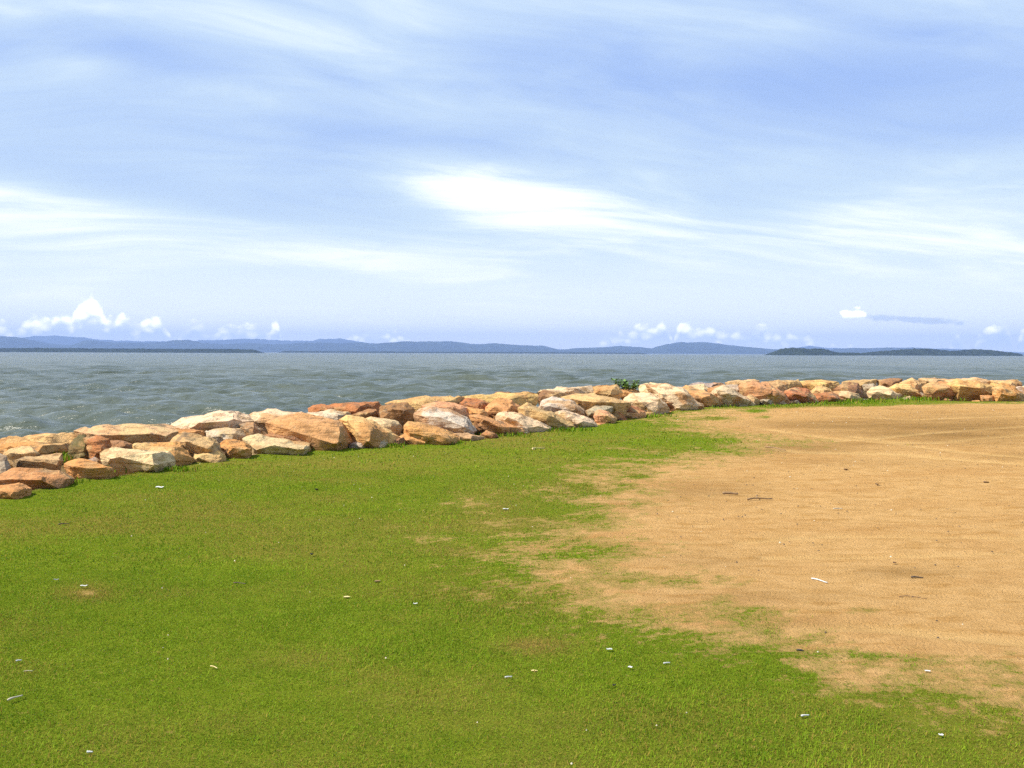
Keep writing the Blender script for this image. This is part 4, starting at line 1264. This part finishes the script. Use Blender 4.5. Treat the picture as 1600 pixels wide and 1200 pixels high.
def specks(name, n, y0, y1, on_sand, smin, smax, material, label, cat, seed):
    """too many and too small to count: crumbs and pebbles, each a little four-sided lump"""
    r = np.random.RandomState(seed)
    Y = np.sqrt(r.uniform(y0 * y0, y1 * y1, n)); X = r.uniform(-0.58, 0.58, n) * Y
    S_, _ = toe_dist(X, Y); tf, g = turf(X, Y)
    k = (S_ < -0.2) & ((tf < 0.3) if on_sand else (tf > 0.5))
    X = X[k]; Y = Y[k]; n = len(X)
    s = r.uniform(smin, smax, n) * (0.8 + 0.03 * Y)
    z = np.full(n, 0.004 if on_sand else 0.024)
    th = r.uniform(0, 6.28, n)
    V = []
    for (a, hh, rr) in [(0, 0, 1), (2.1, 0, 1.1), (4.2, 0, .9), (1.0, 1, .3), (4.0, .9, .35)]:
        V.append(np.stack([X + s * rr * np.cos(th + a) * 1.3, Y + s * rr * np.sin(th + a), z + s * hh * 0.7 - (0.003 if hh == 0 else 0)], -1))
    co = np.stack(V, 1).reshape(-1, 3)
    i = np.arange(n) * 5
    f = np.concatenate([np.stack([i + a, i + b2, i + c2], -1) for a, b2, c2 in [(0, 1, 3), (1, 2, 4), (2, 0, 3), (1, 4, 3), (2, 3, 4)]])
    me = np_mesh(name, co, f, 3)
    o = link(name, me, material)
    tag(o, label, cat, None, 'stuff')


specks('pale_crumbs', 170, 3.6, 20, False, 0.002, 0.006, wood_pale, 'pale crumbs and clippings sprinkled over the turf', 'crumbs', 8)
specks('dark_crumbs', 2600, 3.6, 30, True, 0.003, 0.009, bark, 'dark crumbs of bark and soil sprinkled over the sand', 'crumbs', 9)
specks('pebbles', 300, 3.6, 30, True, 0.003, 0.010, wood_pale, 'pale pebbles and shell bits sprinkled over the sand', 'pebbles', 10)

# dead stems and roots strewn flat over the sand, thickest where the turf gives out
r = np.random.RandomState(66)
n = 26000
Y = np.sqrt(r.uniform(3.4 ** 2, 30.0 ** 2, n)); X = r.uniform(-0.58, 0.58, n) * Y
S_, _ = toe_dist(X, Y); tf, g = turf(X, Y)
clump = fbm(X * 0.9, Y * 1.8, 64, 4, 0.7)
k = (S_ < -0.3) & (tf < 0.75) & (r.rand(n) < np.clip((clump - 0.42) * 2.2 + 0.35 * np.clip(g + 0.3, 0, 1), 0, 1))
X = X[k]; Y = Y[k]; n = len(X)
ln = r.uniform(0.012, 0.05, n) * (0.8 + 0.03 * Y); wd = r.uniform(0.0012, 0.003, n) * (0.7 + 0.06 * Y); th = r.uniform(0, 6.283, n)
cx_, sy_ = np.cos(th), np.sin(th)
z0 = 0.006 + 0.035 * (fbm(X * 0.35, Y * 0.35, 21, 3) - 0.5) + 0.022 * (fbm(X * 1.2, Y * 4.0, 31, 4, 0.6) - 0.5) + 0.012 * (fbm(X * 7, Y * 7, 33, 2) - 0.5)
V = []
for a, b_, h in ((-.5, -.5, 0), (.5, -.5, 0.003), (.5, .5, 0.003), (-.5, .5, 0)):
    V.append(np.stack([X + cx_ * ln * a - sy_ * wd * b_, Y + sy_ * ln * a + cx_ * wd * b_, z0 + h], -1))
bend_ = np.stack([X - sy_ * ln * 0.15, Y + cx_ * ln * 0.15, z0 + 0.006], -1)
bend2 = bend_ + np.stack([-sy_ * wd, cx_ * wd, 0 * wd], -1)
co = np.stack([V[0], bend_, bend2, V[3], V[1], V[2]], 1).reshape(-1, 3)
i = np.arange(n) * 6
f = np.concatenate([np.stack([i, i + 1, i + 2, i + 3], -1), np.stack([i + 1, i + 4, i + 5, i + 2], -1)])
me = np_mesh('dead_stems', co, f, 4)
vattr(me, 'shade', np.repeat(r.rand(n), 6))
mt, t, b = mat('dead_stem')
t.put(b.inputs['Base Color'], t.mix(at_attr(t, 'shade'), (0.07, 0.045, 0.016), (0.24, 0.15, 0.045)))
b.inputs['Roughness'].default_value = 0.9
tag(link('dead_stems', me, mt), 'dead grass stems strewn flat over the bare sand', 'stems', kind='stuff')

# ------------------------------------------------------------------ sea haze
bm = bmesh.new()
bmesh.ops.create_cube(bm, size=1.0)
me = bpy.data.meshes.new('haze'); bm.to_mesh(me); bm.free()
hz = link('haze', me)
hz.scale = (26000, 12400, 226)
hz.location = (0, 5100, 226 / 2 - 6.0)
mt = bpy.data.materials.new('sea_haze'); mt.use_nodes = True
tn = mt.node_tree; tn.nodes.clear()
o_ = tn.nodes.new('ShaderNodeOutputMaterial')
pv = tn.nodes.new('ShaderNodeVolumePrincipled')
pv.inputs['Color'].default_value = (0.40, 0.57, 1.0, 1)
pv.inputs['Density'].default_value = 1.3e-4
pv.inputs['Anisotropy'].default_value = 0.0
tn.links.new(pv.outputs[0], o_.inputs['Volume'])
me.materials.append(mt)
tag(hz, 'pale blue sea haze between the viewer and the far hills', 'haze', kind='stuff')
